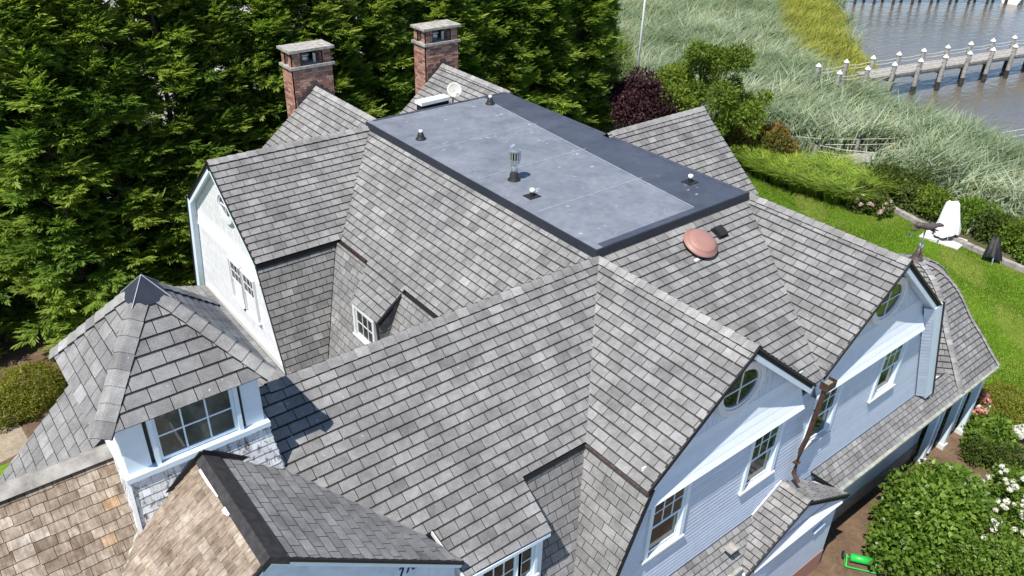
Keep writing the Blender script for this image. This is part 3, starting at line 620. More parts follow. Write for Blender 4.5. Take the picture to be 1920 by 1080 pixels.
def oval(M, a, b, parent=None, tm=None):
    n = 28; TMAT = tm or M_TRIM
    def ring(name, r0, r1, y0, y1, m, par):
        V = []
        for (ra, rb, yy) in ((a+r1, b+r1, y0), (a+r0, b+r0, y0), (a+r0, b+r0, y1), (a+r1, b+r1, y1)): V += [(ra*math.cos(2*math.pi*k/n), yy, rb*math.sin(2*math.pi*k/n)) for k in range(n)]
        Fc = [(r*n+k, r*n+(k+1) % n, ((r+1) % 4)*n+(k+1) % n, ((r+1) % 4)*n+k) for r in range(4) for k in range(n)]
        return MB().add(V, Fc, t=.8).xf(M).build(name, m, par)
    win = ring('oval_window', .02, .14, -.06, .05, TMAT, parent or house); ring('sash', -.03, .019, -.035, .04, TMAT, win)
    for q in range(4):
        V = [(.012*(1 if q in (0, 3) else -1), 0, .012*(1 if q < 2 else -1))]
        V += [(max(.012, abs((a-.031)*math.cos(g)))*(1 if q in (0, 3) else -1), 0, max(.012, abs((b-.031)*math.sin(g)))*(1 if q < 2 else -1)) for g in [math.pi/2*(q+k/8) for k in range(9)]]
        MB().add(V, [tuple(range(len(V)))]).xf(M).build('pane', M_GLASS, win)
    for bx in ((-a, a, -.02, .01, -.012, .012), (-.012, .012, -.0195, .0095, -b, b)): MB().box(*bx, t=.8).xf(M).build('muntin', TMAT, win)
    return win
oval(TM(.08, YW+.03, 6.78), .52, .40, tm=M_WHITE); oval(TM(5.04, YW+.03, 6.80), .52, .40, tm=M_WHITE)

# rakes: white boards with a black drip edge
def rake(p, q, inward, ov=.27, hgt=.17, name='rake_board', dz=-.03):
    p = np.array(p, float); q = np.array(q, float); d = nrm(q-p); inw = np.array(inward, float); up_ = np.cross(d, inw); up_ = up_ if up_[2] > 0 or abs(up_[2]) < .2 else -up_
    def sec(y0, y1, h0, h1, m, nm):
        V = [e+inw*y+up_*h for e in (p, q) for (y, h) in ((y0, h0), (y1, h0), (y1, h1), (y0, h1))]
        return MB().add(V, [(0, 1, 2, 3), (7, 6, 5, 4), (0, 4, 5, 1), (1, 5, 6, 2), (2, 6, 7, 3), (3, 7, 4, 0)], t=.7).build(nm, m, house)
    sec(.004, .045, dz-hgt, dz, M_TRIM, name); sec(.046, ov, dz-hgt+.02, dz-hgt+.05, M_SIDING, 'rake_soffit'); sec(-.018, .03, dz+.002, dz+.045, M_BLACK, 'drip_edge')
rake((-.02, YG, ZR-.01), (2.36, YG, G1e.z(2.36, 0)-.01), (0, 1, 0)); rake((-2.40, YG, G1w.z(-2.4, 0)), (-.02, YG, ZR-.01), (0, 1, 0), .27, .06)
rake((4.94, YG, 7.86), (7.34, YG, G2e.z(7.34, 0)), (0, 1, 0)); rake((2.62, YG, G2w.z(2.62, 0)), (4.94, YG, 7.86), (0, 1, 0), .27, .06)
# lower right rake of the far gable, with a shingled return
mb = MB(); mb.bar((7.26, -3.87, 5.90), (8.62, -3.87, 2.72), .20, .10, up=(0, 1, 0), t=.8); 
lr = MB().add([(7.06, -3.98, 5.95), (7.42, -3.98, 5.98), (8.86, -3.98, 2.68), (8.52, -3.98, 2.66), (7.06, -3.70, 5.95), (7.42, -3.70, 5.98), (8.86, -3.70, 2.68), (8.52, -3.70, 2.66)], [(0, 3, 2, 1), (4, 5, 6, 7), (0, 1, 5, 4), (1, 2, 6, 5), (2, 3, 7, 6), (3, 0, 4, 7)], t=.7).build('rake_board', M_TRIM, house)
MB().bar((7.40, -3.985, 6.02), (8.88, -3.985, 2.66), .035, .05, up=(0, 1, 0)).build('drip_edge', M_BLACK, house)
for k in range(27):
    z0 = 2.74+k*.118; x0 = 7.06+(5.95-z0)*.4438-.15; MB().add([(x0, -3.80, z0), (x0+.16, -3.97, z0), (x0+.11, -3.965, z0+.115), (x0-.05, -3.79, z0+.115), (x0+.16, -3.74, z0), (x0+.1, -3.74, z0+.115)], [(0, 1, 2, 3), (1, 4, 5, 2), (0, 4, 1)], t=random.random()).build('return_shingle', M_SIDING, front_wall)
# left wing gable end (faces the sun)
XL = -4.53; XWL = -4.38
lw_wall = prismx('left_wing_gable_wall', [(5.66, 2.6), (6.80, 5.88), (8.95, 7.70), (11.2, 5.92), (11.95, 2.6)], XWL+.12, XWL+.26, M_WHITE)
wall_tiles([(XWL+.018, 6.86, 5.95), (XWL+.018, 11.1, 5.95), (XWL+.018, 8.95, 7.7)], (-1, 0, 0), (0, 1, 0), (0, 0, 1), lw_wall, mats=M_WHITE)
wall_tiles([(XWL+.018, 5.68, 2.7), (XWL+.018, 6.80, 5.95), (XWL+.018, 11.15, 5.95), (XWL+.018, 11.9, 2.7)], (-1, 0, 0), (0, 1, 0), (0, 0, 1), lw_wall, E=.11, W=.9, mats=M_WHITE)
band(-11.0, -6.86, 0, lw_wall, lambda x, y, z: (y*.45+(XWL+3.75*.45)+.004, -x, z-.0), M_WHITE)
oval(TM(XWL-.01, 8.55, 6.78, -math.pi/2), .36, .29, tm=M_WHITE)
for k, yy in enumerate((8.62, 7.80)): window(TM(XWL-.01, yy, 3.98, -math.pi/2), .74, 1.16, gl2=M_CURT, casing=.06, tm=M_WHITE)
rake((XL, 8.95, 7.86), (XL, 11.17, LWb.z(0, 11.17)), (1, 0, 0), .15); rake((XL, 6.66, LWf.z(0, 6.66)), (XL, 8.95, 7.86), (1, 0, 0), .15)
MB().add([(XL, 11.0, 6.15), (XL, 11.2, 6.15), (XL, 12.05, 2.6), (XL, 11.8, 2.6), (XWL, 11.0, 6.15), (XWL, 11.2, 6.15), (XWL, 12.05, 2.6), (XWL, 11.8, 2.6)], [(0, 1, 2, 3), (7, 6, 5, 4), (0, 4, 5, 1), (1, 5, 6, 2), (2, 6, 7, 3), (3, 7, 4, 0)], t=.7).build('rake_board', M_TRIM, house)
MB().bar((XL-.01, 11.22, 6.15), (XL-.01, 12.07, 2.6), .05, .04, up=(1, 0, 0)).build('drip_edge', M_BLACK, house)
roofb = Pl(0, 11.15, 6.1, 0, -3.8); P3 = [roofb.p(XL+.02, 11.15), roofb.p(-2.2, 11.15), roofb.p(-2.2, 12.05), roofb.p(XL+.02, 12.05)]; MB().add(P3, [(0, 1, 2, 3)]).build('left_wing_rear_lower_slope', M_ASPH, house)
MB().bar((XWL-.03, 5.75, 3.30), (XWL-.03, 11.4, 3.15), .06, .16, up=(0, 0, 1)).build('wall_base_flashing', M_WHITE, house)
# low roof between the tower and the left wing wall
LB = Pl(0, 2.6, 3.2, .0, 0); 
BR_ = Pl(-4.45, 0, 3.2, -.3, 0)
P3 = [BR_.p(-4.5, 2.4), BR_.p(-4.5, 11.3), BR_.p(-6.6, 11.3), BR_.p(-6.6, 2.4)]; mbx = MB()
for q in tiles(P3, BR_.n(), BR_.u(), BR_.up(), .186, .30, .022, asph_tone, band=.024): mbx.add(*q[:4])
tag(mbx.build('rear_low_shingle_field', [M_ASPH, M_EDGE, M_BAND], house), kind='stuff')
MB().box(-6.7, -6.55, 2.0, 11.2, G, 1.4).build('rear_wing_wall', M_SIDING, house)

# eave boards in shadow under the upper gambrel breaks
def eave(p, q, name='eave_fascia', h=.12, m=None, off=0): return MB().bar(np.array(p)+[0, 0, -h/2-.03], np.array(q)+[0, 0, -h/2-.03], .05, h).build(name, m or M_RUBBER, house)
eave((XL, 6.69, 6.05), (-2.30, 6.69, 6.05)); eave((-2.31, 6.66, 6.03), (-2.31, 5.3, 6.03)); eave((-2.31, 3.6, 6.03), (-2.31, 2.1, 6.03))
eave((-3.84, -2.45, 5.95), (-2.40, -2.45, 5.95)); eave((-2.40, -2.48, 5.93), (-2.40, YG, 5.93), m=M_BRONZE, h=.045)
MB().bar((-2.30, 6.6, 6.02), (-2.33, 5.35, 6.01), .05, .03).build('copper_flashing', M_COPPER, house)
# west dormer in the well
prismx('dormer_front', [(3.72, 5.36), (4.98, 5.36), (4.98, 4.2), (3.72, 4.2)], -2.93, -2.80, M_WHITE)
window(TM(-2.99, 4.36, 4.52, -math.pi/2), .82, .74, 3, 2, 'single', casing=.09, tm=M_WHITE)
prism('dormer_cheek', [(-3.04, 5.36), (-2.30, 5.96), (-2.75, 4.9), (-2.98, 4.3)], 3.66, 3.76, M_EDGE)
chk = MB()
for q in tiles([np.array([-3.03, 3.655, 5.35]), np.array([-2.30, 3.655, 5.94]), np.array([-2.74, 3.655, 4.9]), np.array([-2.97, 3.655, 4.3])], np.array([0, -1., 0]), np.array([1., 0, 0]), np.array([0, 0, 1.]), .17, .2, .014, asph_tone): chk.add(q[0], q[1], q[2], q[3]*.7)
tag(chk.build('cheek_shingle_field', [M_ASPH, M_EDGE], house), kind='stuff')
MB().bar((-3.07, 3.62, 5.42), (-2.28, 3.64, 6.03), .05, .05).build('dormer_rake', M_BLACK, house)
# front dormer
prism('front_dormer_wall', [(-5.42, 5.36), (-3.86, 5.32), (-3.86, 3.4), (-5.42, 3.4)], -3.10, -2.3, M_TRIM)
window(TM(-4.80, -3.115, 4.38), .72, .80, 3, 2, 'single', casing=.08); window(TM(-4.22, -3.115, 4.38), .30, .80, 1, 2, 'single', casing=.06)
MB().bar((-5.47, -3.19, 5.30), (-3.83, -3.23, 5.26), .03, .07).build('dormer_eave_trim', M_TRIM, house)
MB().bar((-5.67, -2.48, 5.90), (-5.50, -3.20, 5.32), .025, .06).build('dormer_edge_trim', M_WHITE, house)
# wrapped gable wall under the cross gable, with its print
prism('wrapped_gable_wall', [(TX-2.2, 6.1), (TX, ZR-.10), (-5.62, 5.72), (-5.62, 4.0), (TX-2.2, 4.0)], -3.06, -2.9, M_WRAP)
rake((TX, -3.2, ZR), (-5.50, -3.14, TRr.z(-5.5, 0)), (0, 1, 0), .12, .07); rake((-11.4, -3.2, TRl.z(-11.4, 0)), (TX, -3.2, ZR), (0, 1, 0), .12, .07)
fc = bpy.data.curves.new('print', 'FONT'); fc.body = 'TRI'; fc.size = .25; fc.shear = .35; fc.extrude = .0; fc.offset = .006
fo = bpy.data.objects.new('print', fc); COL.objects.link(fo); fo.matrix_world = Matrix.Translation((-6.62, -3.066, 6.07)) @ Matrix.Rotation(math.pi/2, 4, 'X')
bpy.context.view_layer.update(); dg = bpy.context.evaluated_depsgraph_get(); fm = bpy.data.meshes.new_from_object(fo.evaluated_get(dg)); fm.transform(fo.matrix_world); fm.materials.clear(); fm.materials.append(M_NAVY)
bpy.data.objects.remove(fo); link('wall_lettering', fm, house)

# ------------------------------------------------------------------ tower
TXL, TXR, TYF, TYB = -9.24, -7.40, -.96, 1.05
walls('tower_wall', [(TXL+.04, TXR-.04, TYF+.06, TYB, 6.6, 8.76)], M_TRIM)
walls('tower_corner_post', [(TXL, TXL+.30, TYF, TYF+.30, 7.951, 8.76)], M_TRIM); walls('tower_corner_post', [(TXR-.26, TXR, TYF, TYF+.30, 7.951, 8.76)], M_TRIM)
walls('tower_ledge', [(TXL-.05, TXR+.05, TYF-.09, TYF+.2, 7.87, 7.95)], M_TRIM); walls('tower_ledge', [(TXL-.05, TXL+.2, TYF+.201, TYB, 7.87, 7.95)], M_TRIM); walls('tower_ledge', [(TXR-.2, TXR+.05, TYF+.201, TYB, 7.87, 7.95)], M_TRIM)
window(TM(-8.30, TYF+.0, 7.97), 1.06, .78, 3, 2, 'single', gl=M_TGLASS, casing=.06)
walls('gap_shadow_strip', [(TXL+.302, TXL+.355, TYF+.03, TYF+.07, 7.96, 8.74)], M_BLACK); walls('gap_shadow_strip', [(TXR-.325, TXR-.262, TYF+.03, TYF+.07, 7.96, 8.74)], M_BLACK)  # black strips put in as the shadow between window casing and posts
MB().box(TXL-.08, TXR+.06, TYF-.03, TYB+.05, 8.70, 8.755, t=.6).build('tower_soffit', M_TRIM, house)
def flare(p, q, r, s, n, u, parent):      # shingled flare at the tower foot
    P3 = [np.array(v, float) for v in (p, q, r, s)]; up_ = nrm(P3[3]-P3[0]); up_ = nrm(up_-np.dot(up_, u)*np.array(u)); nn = np.cross(u, up_); nn = nn if np.dot(nn, n) > 0 else -nn
    mb = MB(); mb.add([v-nn*.02 for v in P3], [(0, 1, 2, 3)]); mb.build('tower_flare', M_TRIM, parent)
    for q_ in tiles(P3, nn, np.array(u, float), up_, .125, .13, .014, random.random, .35, .004, False, topm=0, botm=0):
        link('peeling_shingle', mkmesh('peeling_shingle', q_[0], q_[1], [M_PEEL], q_[2], [q_[3]]*len(q_[1])), parent)
fl = walls('tower_foot', [(TXL+.05, TXR-.05, TYF+.08, TYB, 6.3, 7.93)], M_TRIM)
flare((TXL-.06, TYF-.16, 6.95), (TXR+.14, TYF-.16, 6.95), (TXR+.02, TYF-.02, 7.93), (TXL-.02, TYF-.02, 7.93), (0, -1, 0), (1, 0, 0), fl)
flare((TXL-.10, TYB, 7.0), (TXL-.06, TYF-.16, 7.0), (TXL-.02, TYF-.02, 7.93), (TXL-.02, TYB, 7.93), (-1, 0, 0), (0, -1, 0), fl)
flare((TXR+.14, TYF-.16, 7.0), (TXR+.14, TYB, 7.0), (TXR+.02, TYB, 7.93), (TXR+.02, TYF-.02, 7.93), (1, 0, 0), (0, 1, 0), fl)
MB().bar((TXL-.07, TYF-.17, 6.95), (TXL-.03, TYF-.03, 7.93), .05, .05).build('corner_trim', M_WHITE, fl)
# black metal cap on the tower roof
A = np.array([*TC, TA]); f = .22; bs = [np.array([TC[0]+sx*TH*f, TC[1]+sy*TH*f, TA-(TA-TZ)*f+.05]) for sx, sy in ((-1, -1), (1, -1), (1, 1), (-1, 1))]
bo = [b+[0, 0, -.03] for b in bs]; tc = MB().add([A+[0, 0, .07]]+bs+bo, [(0, i+1, (i+1) % 4+1) for i in range(4)]+[(i+1, i+5, (i+1) % 4+5, (i+1) % 4+1) for i in range(4)]).build('tower_metal_cap', M_FASC, house)
for b in bs: MB().bar(A+[0, 0, .075], b+[0, 0, .01], .009, .009).build('cap_seam', M_SEAM, tc)

# ------------------------------------------------------------------ chimneys
def chimney(x0, x1, y0, y1, zb, zl, zt):
    ch = MB().box(x0+.02, x1-.02, y0+.02, y1-.02, zb, zl).build('chimney', M_MORTAR, house); mb = MB()
    def face(u0, u1, za, zc, fn):
        zz = za; r = 0
        while zz+.06 < zc:
            uu = u0-(.11 if r % 2 else 0)
            while uu < u1:
                a, b = max(uu, u0), min(uu+.205, u1)
                if b-a > .03: V = [fn(s_, d, h) for h in (zz, zz+.060) for d in (0, .03) for s_ in (a, b)]; mb.add(V, [(0, 2, 3, 1), (4, 5, 7, 6), (0, 1, 5, 4), (1, 3, 7, 5), (3, 2, 6, 7), (2, 0, 4, 6)], t=random.random())
                uu += .216
            zz += .073; r += 1
    face(x0, x1, zb, zl, lambda s_, d, h: (s_, y0+d, h)); face(y0, y1, zb, zl, lambda s_, d, h: (x0+d, s_, h)); face(y0, y1, zb, zl, lambda s_, d, h: (x1-d, s_, h)); face(x0, x1, zb, zl, lambda s_, d, h: (s_, y1-d, h))
    cw = .34
    for (a, b) in ((x0+.02, x0+cw), (x1-cw, x1-.02)):
        for (c_, d_) in ((y0+.02, y0+.24), (y1-.24, y1-.02)):
            face(a, b, zl+.09, zt, lambda s_, d, h, c_=c_: (s_, c_+d, h)); face(c_, d_, zl+.09, zt, lambda s_, d, h, a=a: (a+d, s_, h)); face(c_, d_, zl+.09, zt, lambda s_, d, h, b=b: (b-d, s_, h))
            MB().box(a+.015, b-.015, c_+.015, d_-.015, zl+.08, zt).build('pier', M_MORTAR, ch)
    tag(mb.build('brick_field', M_BRICK, ch), kind='stuff')
    MB().box(x0-.05, x1+.05, y0-.05, y1+.05, zl, zl+.08).build('ledge', M_STONE, ch)
    MB().box(x0-.06, x1+.06, y0-.06, y1+.06, zt, zt+.075).build('cap_slab', M_STONE, ch)
    cx = (x0+x1)/2; MB().box(x0+cw+.02, x1-cw-.02, y1-.12, y1-.08, zl+.08, zt).build('back_panel', M_BLACK, ch)
    MB().lathe((cx-.12, (y0+y1)/2, zl+.08), [(.15, 0), (.15, .10), (.17, .11), (.17, .14), (.15, .15), (.15, .22), (.19, .23), (.19, .26), (.12, .30)], 18).build('flue_cap', M_GALV, ch, True)
    MB().lathe((cx+.22, y0+.3, zl+.08), [(.045, 0), (.045, .26)], 10).build('flue_pipe', M_WPLAST, ch)
    # stepped dark flashing where the roof ridge meets the brick
    rz = 7.97
    for k in range(-3, 4): MB().box(cx+k*.17-.10, cx+k*.17+.10, y0-.014-.002*abs(k), y0-.004, rz-abs(k)*.135-.25, rz-abs(k)*.135+.17).build('step_flashing', M_BRONZE, ch)
    return ch
chimney(-.44, .92, 12.74, 13.46, 4.8, 8.56, 9.06); chimney(4.28, 5.64, 12.74, 13.46, 4.8, 8.62, 9.12)
prism('rear_gable_wall', [(-2.2, 5.9), (.27, 7.85), (2.5, 6.1), (2.5, 3), (-2.2, 3)], 12.4, 12.55, M_SIDING); prism('rear_gable_wall', [(2.65, 6.0), (4.94, 7.85), (7.1, 6.1), (7.1, 3), (2.65, 3)], 12.4, 12.55, M_SIDING)
prismx('east_gable_wall', [(2.15, 6.1), (4.44, 7.95), (6.7, 6.1), (6.7, G), (2.15, G)], 8.25, 8.4, M_SIDING)

# ------------------------------------------------------------------ scupper, downspout, gutter, entrance gable, porch
sc = MB(); sc.box(2.50, 2.80, -4.16, -3.98, 5.80, 5.83); sc.box(2.50, 2.52, -4.16, -3.98, 5.831, 5.97); sc.box(2.78, 2.80, -4.16, -3.98, 5.831, 5.97); sc.box(2.521, 2.779, -4.16, -4.14, 5.831, 5.97); sc.build('scupper_box', M_COPPER, house)
MB().box(2.523, 2.777, -4.138, -3.99, 5.832, 5.90).build('scupper_lining', M_TERNE, house)
ds = MB(); ds.tube([(2.60, -4.06, 5.82), (2.625, -3.97, 4.45), (2.645, -3.90, 4.05), (2.66, -3.88, 3.36), (2.63, -4.05, 3.22)], .052, 8)
ds.build('downspout', M_COPPER, house)
for zz, yy in ((5.2, -4.02), (3.7, -3.89)): MB().bar((2.555, yy, zz), (2.70, yy, zz), .115, .02).build('downspout_strap', M_COPPER, house)
MB().bar((4.22, -4.31, 2.25), (12.2, -4.31, 2.25), .09, .06).build('gutter', M_TERNE, house); MB().bar((4.22, -4.24, 2.17), (12.2, -4.24, 2.17), .04, .10, t=.8).build('gutter_board', M_TRIM, house)
MB().bar((-3.4, -4.31, 2.25), (.62, -4.31, 2.25), .09, .06).build('gutter', M_TERNE, house)
prism('entrance_wall', [(.72, 2.2), (EGX, 3.0), (4.2, 2.2), (4.2, .35), (.72, .35)], -4.36, -3.8, M_SIDING); walls('entrance_foundation', [(.70, 4.22, -4.37, -3.8, G-.3, .35)], M_BRICK)
wall_tiles([(.9, -4.362, 2.25), (4.0, -4.362, 2.25), (EGX, -4.362, 2.95)], (0, -1, 0), (1, 0, 0), (0, 0, 1), house, E=.12, W=.14)
MB().add([(.85, -4.38, 2.30), (4.1, -4.38, 2.30), (4.1, -4.50, 2.10), (.85, -4.50, 2.10), (.85, -4.38, 2.06), (4.1, -4.38, 2.06)], [(0, 3, 2, 1), (3, 4, 5, 2)]).build('entrance_band', M_WHITE, house)
rake((EGX, -4.49, 3.12), (4.34, -4.49, EGr.z(4.34, 0)), (0, 1, 0), .11, .07); rake((.55, -4.49, EGl.z(.55, 0)), (EGX, -4.49, 3.12), (0, 1, 0), .11, .07)
MB().bar((EGX-.93, -3.79, 2.72), (EGX-.06, -3.79, 3.20), .03, .12).build('entrance_flashing', M_WHITE, house)
MB().box(1.35, 1.62, -4.56, -4.37, .9, 1.25).build('meter_box', M_TRIM, house); MB().tube([(1.42, -4.45, .9), (1.42, -4.45, -.3)], .03).build('conduit', M_TRIM, house); MB().tube([(1.05, -4.42, 1.5), (1.05, -4.42, -.3)], .025).build('conduit', M_BLACK, house); MB().box(.95, 1.12, -4.5, -4.37, 1.15, 1.5).build('junction_box', M_RUBBER, house)
MB().tube([(3.3, -4.40, 1.55), (3.7, -4.40, 1.62)], .035).build('vent_pipe', M_TRIM, house)
MB().box(.30, .56, -4.2, -4.0, 2.75, 2.79).build('wooden_patch', M_WOOD, house)
for k, (x, y, w) in enumerate(((12.05, -4.08, .16), (11.72, -3.95, .07), (10.95, -4.05, .16), (10.2, -4.0, .09), (9.8, -4.0, .16))):
    MB().box(x-w/2, x+w/2, y-w/2, y+w/2, G+.16, 2.26, t=.8).build('porch_post', M_TRIM, house)
    if w > .1: MB().box(x-w/2-.04, x+w/2+.04, y-w/2-.04, y+w/2+.04, G-.02, G+.16).build('post_base', M_WHITE, house)
MB().box(8.75, 9.9, -3.7, -.3, G, 2.5).build('porch_wall', M_SIDING, house)

# ------------------------------------------------------------------ things on the roof
def pipe_vent(x, y, z, label, kind):
    e = empty('roof_vent', (x, y, z))
    if kind == 'cone':
        MB().lathe((0, 0, 0), [(.14, -.01), (.14, .015), (.11, .03), (.09, .10), (.055, .19)], 16).build('boot', M_RUBBER, e, True, world=False); MB().lathe((0, 0, .19), [(.05, -.02), (.05, .05), (.02, .055)], 12).build('pipe', M_WPLAST, e, True, world=False)
    else:
        MB().box(-.16, .16, -.14, .14, -.01, .008).build('flashing_patch', M_RUBBER, e, world=False); MB().lathe((0, 0, 0), [(.05, .0), (.05, .10)], 12).build('pipe', M_RUBBER, e, world=False)
        MB().lathe((0, 0, .10), [(.045, 0), (.06, .03), (.06, .08), (.02, .10)], 12).build('vent_cap', M_WPLAST, e, True, world=False)
    return tag(e, label, 'vent', 'small pipe vents on the flat roof')
pipe_vent(.43, 7.08, 7.99, 'black cone pipe vent near the left edge of the flat roof', 'cone')
pipe_vent(3.68, 8.38, 7.995, 'black cone pipe vent at the far rear corner of the flat roof', 'cone')
pipe_vent(.52, 2.65, 7.99, 'small white-capped pipe vent in front of the shiny turbine vent', 'pipe')
pipe_vent(4.09, 1.11, 7.998, 'small white-capped pipe vent on the dark strip of the flat roof', 'pipe')
e = empty('turbine_vent', (.77, 3.61, 7.99)); tag(e, 'tall shiny turbine vent on a grey pipe standing on the flat roof', 'vent')
MB().lathe((0, 0, 0), [(.16, -.01), (.15, .01), (.11, .05), (.10, .16), (.085, .18)], 18).build('boot', M_RUBBER, e, True, world=False)
MB().lathe((0, 0, .17), [(.078, 0), (.078, .26)], 18).build('pipe', M_GALV, e, True, world=False)
MB().lathe((0, 0, .41), [(.12, 0), (.12, .06), (.14, .07), (.14, .10)], 18).build('collar', M_GALV, e, world=False); MB().lathe((0, 0, .51), [(.09, 0), (.09, .20)], 14).build('core', M_BLACK, e, world=False)
for k in range(14):
    g = 2*math.pi*k/14; c_, s_ = math.cos(g), math.sin(g); MB().bar((.135*c_, .135*s_, .51), (.135*c_, .135*s_, .71), .026, .012, up=(c_, s_, 0)).build('fin', M_GALV, e, world=False)
MB().lathe((0, 0, .71), [(.15, 0), (.15, .025), (.10, .05), (.02, .06)], 18).build('top_cap', M_GALV, e, world=False)
# terracotta dome fan and black box vent on the main front slope
n_ = MF.n(); c_ = MF.p(2.42, -.64); e = empty('attic_fan', c_); tag(e, 'round terracotta dome fan on the slope below the flat roof', 'vent')
MB().lathe((0, 0, 0), [(.36, .0), (.37, .09), (.30, .10)], 32, axis=n_).build('base_ring', M_BLACK, e, True, world=False)
MB().lathe(n_*.095, [(.37, 0), (.40, .01), (.40, .035), (.345, .045), (.325, .10), (.29, .135), (.18, .150), (.02, .152)], 36, axis=n_).build('dome', M_TERRA, e, True, world=False)
MB().box(-.40, -.28, -.30, -.16, -.13, -.09).build('loose_flashing', M_WPLAST, e, world=False)
c_ = MF.p(3.22, -.55); e = empty('box_vent', c_); tag(e, 'small black square vent beside the terracotta dome fan', 'vent'); mb = MB(); q = MF.up(); u_ = np.array([1., 0, 0])
def bx(s0, s1, v0, v1, h0, h1): return [u_*s+q*v+n_*h for h in (h0, h1) for v in (v0, v1) for s in (s0, s1)]
FB = [(0, 2, 3, 1), (4, 5, 7, 6), (0, 1, 5, 4), (1, 3, 7, 5), (3, 2, 6, 7), (2, 0, 4, 6)]
MB().add(bx(-.16, .16, -.16, .16, .0, .03), FB).build('flange', M_BLACK, e, world=False); MB().add(bx(-.12, .12, -.13, .13, .03, .11), FB).build('hood', M_RUBBER, e, world=False)
M_DISH = simple('dish_enamel', (.52, .50, .45), .5, .3, 0, .2, 5)
# satellite dish and long white box by the rear edge
e = empty('satellite_dish', (3.05, 9.30, 7.15)); tag(e, 'round off-white satellite dish on the roof behind the flat roof edge', 'dish')
dn = nrm([-.35, -.80, .48]); ctr = np.array([0, 0, 1.12])
pr = [(.02, -.03), (.10, -.022), (.17, .0), (.225, .028), (.225, .018), (.17, -.015), (.10, -.04), (.02, -.05)]
MB().lathe(ctr, pr, 28, axis=dn).build('reflector', M_DISH, e, True, world=False); MB().tube([(0, .1, 0), (0, .08, .8), ctr-dn*.03], .025).build('mast', M_GALV, e, world=False)
MB().tube([ctr-np.array([0, 0, .3])+dn*.02, ctr+dn*.42-np.array([0, 0, .22])], .014).build('feed_arm', M_WPLAST, e, world=False); MB().box(-.05, .05, -.04, .04, -.04, .04).xf(Matrix.Translation(Vector(ctr+dn*.42-np.array([0, 0, .2])))).build('feed_horn', M_WPLAST, e, world=False)
e = empty('equipment_box', (2.38, 9.42, 7.55)); tag(e, 'long white metal box lying beside the satellite dish', 'box')
MB().bar((-.48, 0, .30), (.48, .05, .30), .28, .30).build('body', M_BLACK, e, world=False); MB().bar((-.52, 0, .50), (.52, .05, .50), .34, .10).build('lid', M_WPLAST, e, world=False)

# weathervane on the bell roof
e = empty('weathervane', (11.2, -1.65, 4.84)); tag(e, 'weathered copper weathervane with a running dog on the bell-shaped porch roof', 'weathervane')
MB().lathe((0, 0, 0), [(.30, -.10), (.24, -.02), (.15, .08), (.10, .22), (.06, .40)], 14).build('cone_base', M_BRONZE, e, True, world=False); MB().lathe((0, 0, .46), [(.01, -.085), (.06, -.06), (.085, 0), (.06, .06), (.01, .085)], 14).build('ball', M_GALV, e, True, world=False)
MB().tube([(0, 0, .3), (0, 0, 1.05)], .013).build('rod', M_BRONZE, e, world=False)
for k in range(2): g = .4+k*math.pi/2; MB().tube([(-.34*math.cos(g), -.34*math.sin(g), .70), (.34*math.cos(g), .34*math.sin(g), .70)], .010).build('cross_arm', M_PATINA, e, world=False)
for k in range(4): g = .4+k*math.pi/2; MB().box(-.05, .05, -.006, .006, -.05, .05).xf(Matrix.Translation((.37*math.cos(g), .37*math.sin(g), .70))).build('arm_plate', M_PATINA, e, world=False)
dg_ = MB(); dx = nrm([.80, -.60, 0])          # the dog: trunk, neck and head in one sweep, then legs and tail
def D(s_, h): return dx*s_ + np.array([0, 0, 1.05+h])
dg_.tube([D(-.33, .02), D(-.26, .05), D(-.14, .03), (D(.02, .0)), D(.14, .01), D(.22, .03), D(.29, .05), D(.34, .06), D(.40, .05), D(.46, .03)], [.03, .085, .085, .095, .10, .07, .055, .062, .045, .022], 12)
dg_.tube([D(-.30, .05), D(-.42, .06), D(-.54, .05)], [.03, .018, .006], 8)
for (a, b, c2) in (((-.26, -.02), (-.34, -.09), (-.43, -.08)), ((-.22, -.03), (-.28, -.12), (-.37, -.14)), ((.15, -.05), (.26, -.10), (.36, -.12)), ((.12, -.06), (.20, -.13), (.29, -.17))): dg_.tube([D(*a), D(*b), D(*c2)], [.045, .025, .014], 8)
dg_.build('dog_figure', M_BRONZE, e, True, world=False)

# ------------------------------------------------------------------ plants
def quads_obj(name, V, tone, m, parent=None, world=True, tri=False):
    n, k = V.shape[0], V.shape[1]; me = bpy.data.meshes.new(name); me.vertices.add(n*k); me.vertices.foreach_set('co', V.reshape(-1).astype(np.float32))
    me.loops.add(n*k); me.loops.foreach_set('vertex_index', np.arange(n*k, dtype=np.int32)); me.polygons.add(n)
    me.polygons.foreach_set('loop_start', np.arange(0, n*k, k, dtype=np.int32)); me.polygons.foreach_set('loop_total', np.full(n, k, np.int32))
    me.materials.append(m); a = me.attributes.new('tone', 'FLOAT', 'FACE'); a.data.foreach_set('value', np.clip(tone, 0, 1).astype(np.float32)); me.update(); me.validate()
    return link(name, me, parent, world) if name else me
def unit(v): return v/np.maximum(np.linalg.norm(v, axis=-1, keepdims=True), 1e-9)
def leaves(pos, d, nn, ln, wd, fold=.12):
    d = unit(d); s = unit(np.cross(d, nn)); n2 = np.cross(s, d); ln = ln[:, None]; wd = wd[:, None]
    return np.stack([pos, pos+d*ln*.45+s*wd*.5+n2*ln*fold, pos+d*ln, pos+d*ln*.45-s*wd*.5+n2*ln*fold], 1)
